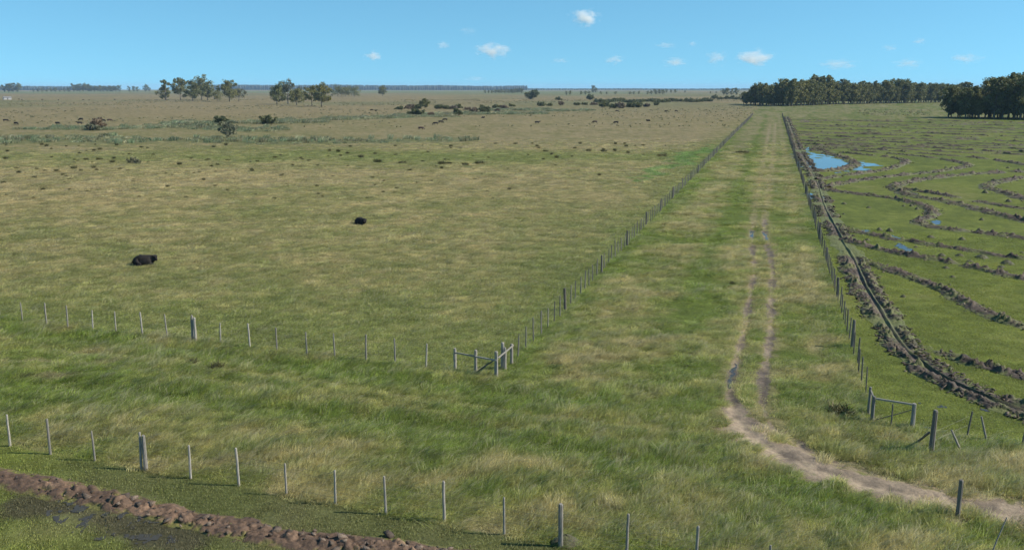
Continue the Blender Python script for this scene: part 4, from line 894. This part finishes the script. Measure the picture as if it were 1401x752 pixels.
for w_ in [o for o in scene.objects if o.name.split('.')[0] in ('water', 'puddle', 'pond')]:
    vv = np.array([v.co[:] for v in w_.data.vertices]); lo = vv.min(0) + np.array(w_.location); hi = vv.max(0) + np.array(w_.location)
    inb = (x > lo[0]) & (x < hi[0]) & (y > lo[1]) & (y < hi[1]) & keep
    for i in np.nonzero(inb)[0]:
        if np.min(np.hypot(vv[:, 0] + w_.location.x - x[i], vv[:, 1] + w_.location.y - y[i])) < .10 + d[i] * .001 and (not w_.name.startswith('puddle') or rng.random() < .6): keep[i] = False
x, y, s, tint, hf, d = (q[keep] for q in (x, y, s, tint, hf, d)); pasture, paddock, field, lane = (q[keep] for q in (pasture, paddock, field, lane))
n = len(x); u = rng.random(n); pk = rng.integers(0, 4, n)
pk = np.where(pasture, 4 + rng.integers(0, 3, n), pk); pk = np.where(field | paddock | (hf < .35), 7 + rng.integers(0, 2, n), pk)
tuf = fbm(x / 5, y / 5, 203, 3); verge = ~(pasture | field | paddock)
pk = np.where(verge & (hf > .5) & (u < .10 * sst(.42, .62, tuf) * 2), 9 + rng.integers(0, 2, n), pk)
pk = np.where(pasture & (u < .03), 10, pk)
hs = np.where(field | paddock, 1.0, np.where(verge, .32 + .48 * hf, .45 + .45 * hf)) * rng.uniform(.75, 1.25, n) * np.where(field | paddock, 1, .55 + .9 * fbm(x / 1.1, y / 1.1, 401, 2))
zz = hgt(x, y)
wid = s * rng.uniform(.85, 1.2, n)
scl = np.stack([wid, wid, hs * s ** .45], 1); rot = np.stack([rng.normal(0, .06, n), rng.normal(0, .06, n), rng.normal(0, .7, n)], 1)
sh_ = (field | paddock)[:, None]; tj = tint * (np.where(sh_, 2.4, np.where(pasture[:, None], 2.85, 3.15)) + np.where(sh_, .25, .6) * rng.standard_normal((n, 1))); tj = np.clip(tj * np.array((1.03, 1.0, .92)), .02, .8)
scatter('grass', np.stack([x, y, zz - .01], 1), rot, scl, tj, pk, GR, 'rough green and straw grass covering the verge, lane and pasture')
# reeds and far tussocks too many to count
RD_ = proto_collection('reed_tuft', [(60, .7, .5, 1.1, .35, .25, .045, .10, 31), (60, .8, .4, .9, .45, .25, .05, .05, 32), (50, .6, .7, 1.4, .25, .3, .04, .25, 33)], 'blade')
n = 26000; a_ = rng.uniform(-R(32), R(5), n); r_ = np.sqrt(rng.uniform(190 ** 2, 850 ** 2, n)); x = np.sin(a_) * r_; y = np.cos(a_) * r_
tint, _, hf, mm = cover(x, y); k = (mm > .5) & (rng.random(n) < .75); x, y, r_, tint = x[k], y[k], r_[k], tint[k]; n = len(x)
wd = rng.uniform(1.0, 2.2, n) * np.clip(r_ / 250, .9, 1.8); scl = np.stack([wd, wd, rng.uniform(.5, 1.25, n) * np.where(fbm(x / 14, y / 14, 301, 2) > .52, 1.25, .75)], 1)
tj = np.array((.215, .245, .13)) * rng.uniform(.7, 1.45, (n, 1)); tj[:, 0] *= rng.uniform(.85, 1.25, n)
scatter('reeds', np.stack([x, y, hgt(x, y)], 1), np.stack([np.zeros(n), np.zeros(n), rng.uniform(-1, 1, n)], 1), scl, tj, rng.integers(0, 3, n), RD_, 'grey green reed beds in bands across the far pasture')
n = 7000; a_ = rng.uniform(-R(33), R(20), n); r_ = np.sqrt(rng.uniform(320 ** 2, 1150 ** 2, n)); x = np.sin(a_) * r_; y = np.cos(a_) * r_
k = (fbm(x / 90, y / 130, 311, 3) > .50) & zones(x, y)[0]; x, y, r_ = x[k], y[k], r_[k]
sx_, sy_ = [], []
for i in range(150):
    c_ = P(rr.uniform(1175, 1272), rr.uniform(150, 158)); sx_.append(c_[0]); sy_.append(c_[1])
x = np.concatenate([x, sx_]); y = np.concatenate([y, sy_]); r_ = np.hypot(x, y); n = len(x)
wd = rng.uniform(.4, 1.0, n) * np.clip(r_ / 600, .7, 1.3); scl = np.stack([wd, wd, rng.uniform(.3, .65, n)], 1)
tj = np.array((.17, .17, .085)) * rng.uniform(.7, 1.4, (n, 1))
scatter('far_tussocks', np.stack([x, y, hgt(x, y)], 1), np.stack([np.zeros(n), np.zeros(n), rng.uniform(-1, 1, n)], 1), scl, tj, rng.integers(0, 2, n), RD_, 'dark grass tussocks dotted over the distant pasture')
# tussocks that can be told apart
TU = []
for k in range(5):
    v, f, t = tuft(110, .30, .25, .55, .75, .15, .022, .06, 70 + k); TU.append(mesh('tussock', v, f, 'tussock_leaf', t))
tl = [(26, 236, 9), (77, 234, 9), (86, 238, 6), (101.5, 230, 11), (110.5, 233, 7), (47, 242, 8), (96, 246, 8), (5, 250, 8), (59, 259, 8), (164.5, 231, 7), (246, 224.5, 9), (229.5, 256, 7), (193.5, 201.5, 7), (292.5, 200.5, 6), (109, 209, 6), (128.6, 205, 6), (10, 206, 6), (298, 225, 7), (352, 220, 6),
      (463, 207, 8), (475.5, 209, 7), (434, 255, 7), (509.7, 243.5, 7), (585.5, 208.5, 5), (604, 224, 14), (614, 224, 14), (637, 225.5, 13), (656, 223.5, 17), (494, 215, 10), (551, 223.5, 16), (517, 221, 15), (697, 259, 7), (906, 214, 18), (826, 207.5, 13), (805, 207, 10), (841, 207, 8), (705, 197.5, 9),
      (1012, 210, 14), (1020, 210, 12), (761.5, 216, 8), (735, 201, 8), (23, 230, 7), (51, 232, 7), (118, 218, 9), (128, 229, 8), (135, 218, 8), (8, 217, 8), (132, 232, 6), (154, 221, 9), (262, 217, 6), (285, 218, 6), (312, 219, 7), (1148, 566, 38), (1160, 570, 26), (265, 497, 16), (297, 504, 26), (1002, 388, 10)]
rr = random.Random(15)
for k in range(150):
    yy = 197 + 75 * rr.random() ** 1.7; tl.append((rr.uniform(0, 930 - (yy - 197) * 2.2), yy, rr.uniform(3, 7)))
for i, (px, py, w) in enumerate(tl):
    c_ = P(px, py); s_ = w * mpp(px, py) / .85
    lb = {1148: 'large dark tussock beside the gateway at the lane corner', 1160: 'smaller dark tussock just right of the large one by the gateway', 297: 'pale wispy tussock in the verge below the front fence', 265: 'low grey tussock below the double fence post', 1002: 'single dark tussock in the grass of the lane', 1012: 'wide tussock far up the grass lane', 1020: 'narrower tussock far up the lane, right of the wide one'}.get(px)
    if lb is None: lb = 'wide dark tussock standing out in the green band' if w >= 13 else ('mid-sized dark tussock in the left pasture' if w >= 7 else 'small dark tussock in the left third of the pasture' if px < 300 else 'small dark tussock in the middle of the pasture' if px < 600 else 'small dark tussock toward the lane fence side of the pasture')
    o = obj('tussock', TU[i % 5], loc=(c_[0], c_[1], H1(*c_) - .02), rot=(0, 0, rr.uniform(0, 6.3)), scl=(s_, s_, min(s_, 1.5) * rr.uniform(.8, 1.15)), label=lb, category='tussock', group='tussocks in the pasture')

# ------------------------------------------------------------------ far blue forest
bm_v, bm_f, bm_t, o_ = [], [], [], 0
q = np.random.default_rng(77)
bv = np.array([(math.cos(a) * r, math.sin(a) * r, z) for z, r in ((0, .45), (.35, 1), (.7, .8), (1, .15)) for a in np.linspace(0, 2 * math.pi, 7)[:-1]])
bf = np.array([(i * 6 + k, i * 6 + (k + 1) % 6, (i + 1) * 6 + (k + 1) % 6, (i + 1) * 6 + k) for i in range(3) for k in range(6)])
for (xa, xb, D, h, nrow) in ((-40, 170, 6500, 27, 4), (270, 470, 7000, 36, 5), (470, 560, 6800, 34, 5), (540, 720, 6600, 31, 5), (720, 1020, 7000, 12, 2), (-200, -40, 6500, 22, 2), (1020, 1500, 6500, 12, 2)):
    A0, A1 = math.atan((xa - CX) / F_PX), math.atan((xb - CX) / F_PX)
    for r in range(nrow):
        n_ = int((A1 - A0) * D / 12)
        for k in range(n_):
            a = A0 + (A1 - A0) * (k + q.random()) / n_; dd = D + r * 30 + q.uniform(-8, 8) + 250 * math.sin(a * 9); X_, Y_ = math.sin(a) * dd, math.cos(a) * dd
            hh = h * q.uniform(.9, 1.06) * (.97 + .06 * math.sin(a * 60)); w_ = q.uniform(8, 12)
            v = bv * np.array((w_, w_, hh)) * (1 + q.uniform(-.12, .12, bv.shape)) + np.array((X_, Y_, 0))
            bm_v.append((v, X_, Y_)); bm_f.append(bf + o_); o_ += len(bv); bm_t.append(np.full((len(bv), 3), q.uniform(0, .5)))
xy = np.array([(b_[1], b_[2]) for b_ in bm_v]); zz = hgt(xy[:, 0], xy[:, 1])
V = np.concatenate([b_[0] + np.array((0, 0, z_ - 1)) for b_, z_ in zip(bm_v, zz)])
obj('far_forest', mesh('far_forest', V, np.concatenate(bm_f), 'plantation_leaf', np.concatenate(bm_t)), kind='stuff', label='blue line of forest along the distant horizon')

# ------------------------------------------------------------------ clouds
m = bpy.data.materials.new('cloud_vapour'); m.use_nodes = True; nt = m.node_tree; nt.nodes.clear()
mo = N(nt, 'ShaderNodeOutputMaterial'); pv = N(nt, 'ShaderNodeVolumePrincipled'); tc = N(nt, 'ShaderNodeTexCoord')
ln = N(nt, 'ShaderNodeVectorMath', operation='LENGTH'); nz = N(nt, 'ShaderNodeTexNoise'); nz.inputs['Scale'].default_value = 2.2; nz.inputs['Detail'].default_value = 5; nz.inputs['Roughness'].default_value = .6
oi = N(nt, 'ShaderNodeObjectInfo'); ad = N(nt, 'ShaderNodeVectorMath', operation='ADD'); nt.links.new(tc.outputs['Object'], ad.inputs[0]); nt.links.new(oi.outputs['Location'], ad.inputs[1])
nt.links.new(ad.outputs[0], nz.inputs['Vector']); nt.links.new(tc.outputs['Object'], ln.inputs[0])
m1 = N(nt, 'ShaderNodeMath', operation='MULTIPLY_ADD'); nt.links.new(nz.outputs[0], m1.inputs[0]); m1.inputs[1].default_value = 2.4; m1.inputs[2].default_value = -.58
m2 = N(nt, 'ShaderNodeMath', operation='SUBTRACT'); nt.links.new(m1.outputs[0], m2.inputs[0]); nt.links.new(ln.outputs['Value'], m2.inputs[1])
m3 = N(nt, 'ShaderNodeMath', operation='MULTIPLY', use_clamp=False); nt.links.new(m2.outputs[0], m3.inputs[0]); nt.links.new(oi.outputs['Alpha'], m3.inputs[1])
m4 = N(nt, 'ShaderNodeMath', operation='MAXIMUM'); nt.links.new(m3.outputs[0], m4.inputs[0]); m4.inputs[1].default_value = 0
m5 = N(nt, 'ShaderNodeMath', operation='MULTIPLY'); nt.links.new(m4.outputs[0], m5.inputs[0]); m5.inputs[1].default_value = .034
nt.links.new(m5.outputs[0], pv.inputs['Density']); pv.inputs['Color'].default_value = (1, 1, 1, 1); pv.inputs['Anisotropy'].default_value = 0.0
nt.links.new(pv.outputs[0], mo.inputs['Volume']); M['cloud'] = m
def cloud_mesh(seed):
    q = random.Random(seed); bm = bmesh.new(); bmesh.ops.create_icosphere(bm, subdivisions=3, radius=1.0)
    V = np.array([v.co for v in bm.verts]); F = np.array([[v.index for v in f.verts] for f in bm.faces]); bm.free()
    k = .80 + .42 * (fbm(V[:, 0] * 1.6 + seed * 3 + V[:, 2], V[:, 1] * 1.6 + V[:, 2] * 1.3, seed, 2) - .2); return mesh('cloud', V * k[:, None], F, 'cloud')
CM = [cloud_mesh(k) for k in range(4)]
CLD = [(800, 24, 46, 24, 1.0, 'highest brightest cloud, alone in the blue'), (674, 69, 50, 22, .8, 'long bright cloud above the blue forest line'), (606, 62, 20, 11, .7, 'tiny puff left of the long bright cloud'), (511, 77, 27, 15, .8, 'small puff highest at the left of the sky'),
       (841, 82, 30, 14, .5, 'faint cloud below the highest one'), (766, 83, 28, 9, .25, 'thin faint streak of cloud left of the faint puff'), (923, 85, 40, 13, .45, 'pale flat cloud left of the lane end'), (947, 60, 14, 9, .5, 'tiny puff above the pale flat cloud'), (912, 62, 34, 9, .25, 'thin veil left of the tiny puff'),
       (980, 80, 30, 20, .5, 'soft puff between the flat cloud and the bright pair'), (1034, 79, 56, 24, .7, 'bright cloud above the left end of the wood'), (1150, 88, 56, 16, .22, 'faint broad cloud above the middle of the wood'), (1242, 87, 40, 16, .3, 'faint cloud over the right part of the wood'), (1322, 80, 42, 17, .35, 'pale cloud furthest right above the near wood block'),
       (1258, 57, 20, 10, .45, 'tiny high puff at the right'), (1217, 66, 24, 11, .25, 'thin tiny cloud left of the high right puff'), (640, 42, 30, 12, .12, 'barely visible veil high above the long bright cloud'), (650, 108, 34, 9, .15, 'faint wisp just over the horizon')]
for i, (x, y, w, h, a, lb) in enumerate(CLD):
    D = 9000.; dv = Vector(((x - CX) / F_PX, math.cos(PITCH) + (CY - y) / F_PX * math.sin(PITCH), -math.sin(PITCH) + (CY - y) / F_PX * math.cos(PITCH)))
    p_ = Vector((0, 0, CAM_H)) + dv * D; k = D / F_PX * 1.3
    o = obj('cloud', CM[i % 4], loc=p_, rot=(0, 0, -math.atan2(dv.x, dv.y)), scl=(w * k / 2, w * k / 3, h * k / 2), label=lb, category='cloud', group='small fair weather clouds'); o.color = (1, 1, 1, a * .8)

# ------------------------------------------------------------------ haze
m = bpy.data.materials.new('air'); m.use_nodes = True; nt = m.node_tree; nt.nodes.clear()
mo = N(nt, 'ShaderNodeOutputMaterial'); pv = N(nt, 'ShaderNodeVolumePrincipled'); pv.inputs['Density'].default_value = 6e-5; pv.inputs['Color'].default_value = (.48, .70, 1.0, 1); pv.inputs['Anisotropy'].default_value = 0
nt.links.new(pv.outputs[0], mo.inputs['Volume']); M['air'] = m
v, f = box(-14000, 14000, -14000, 14000, -23, 48); obj('haze', mesh('haze', v, f, 'air'), kind='stuff', label='thin blue haze in the distant air')
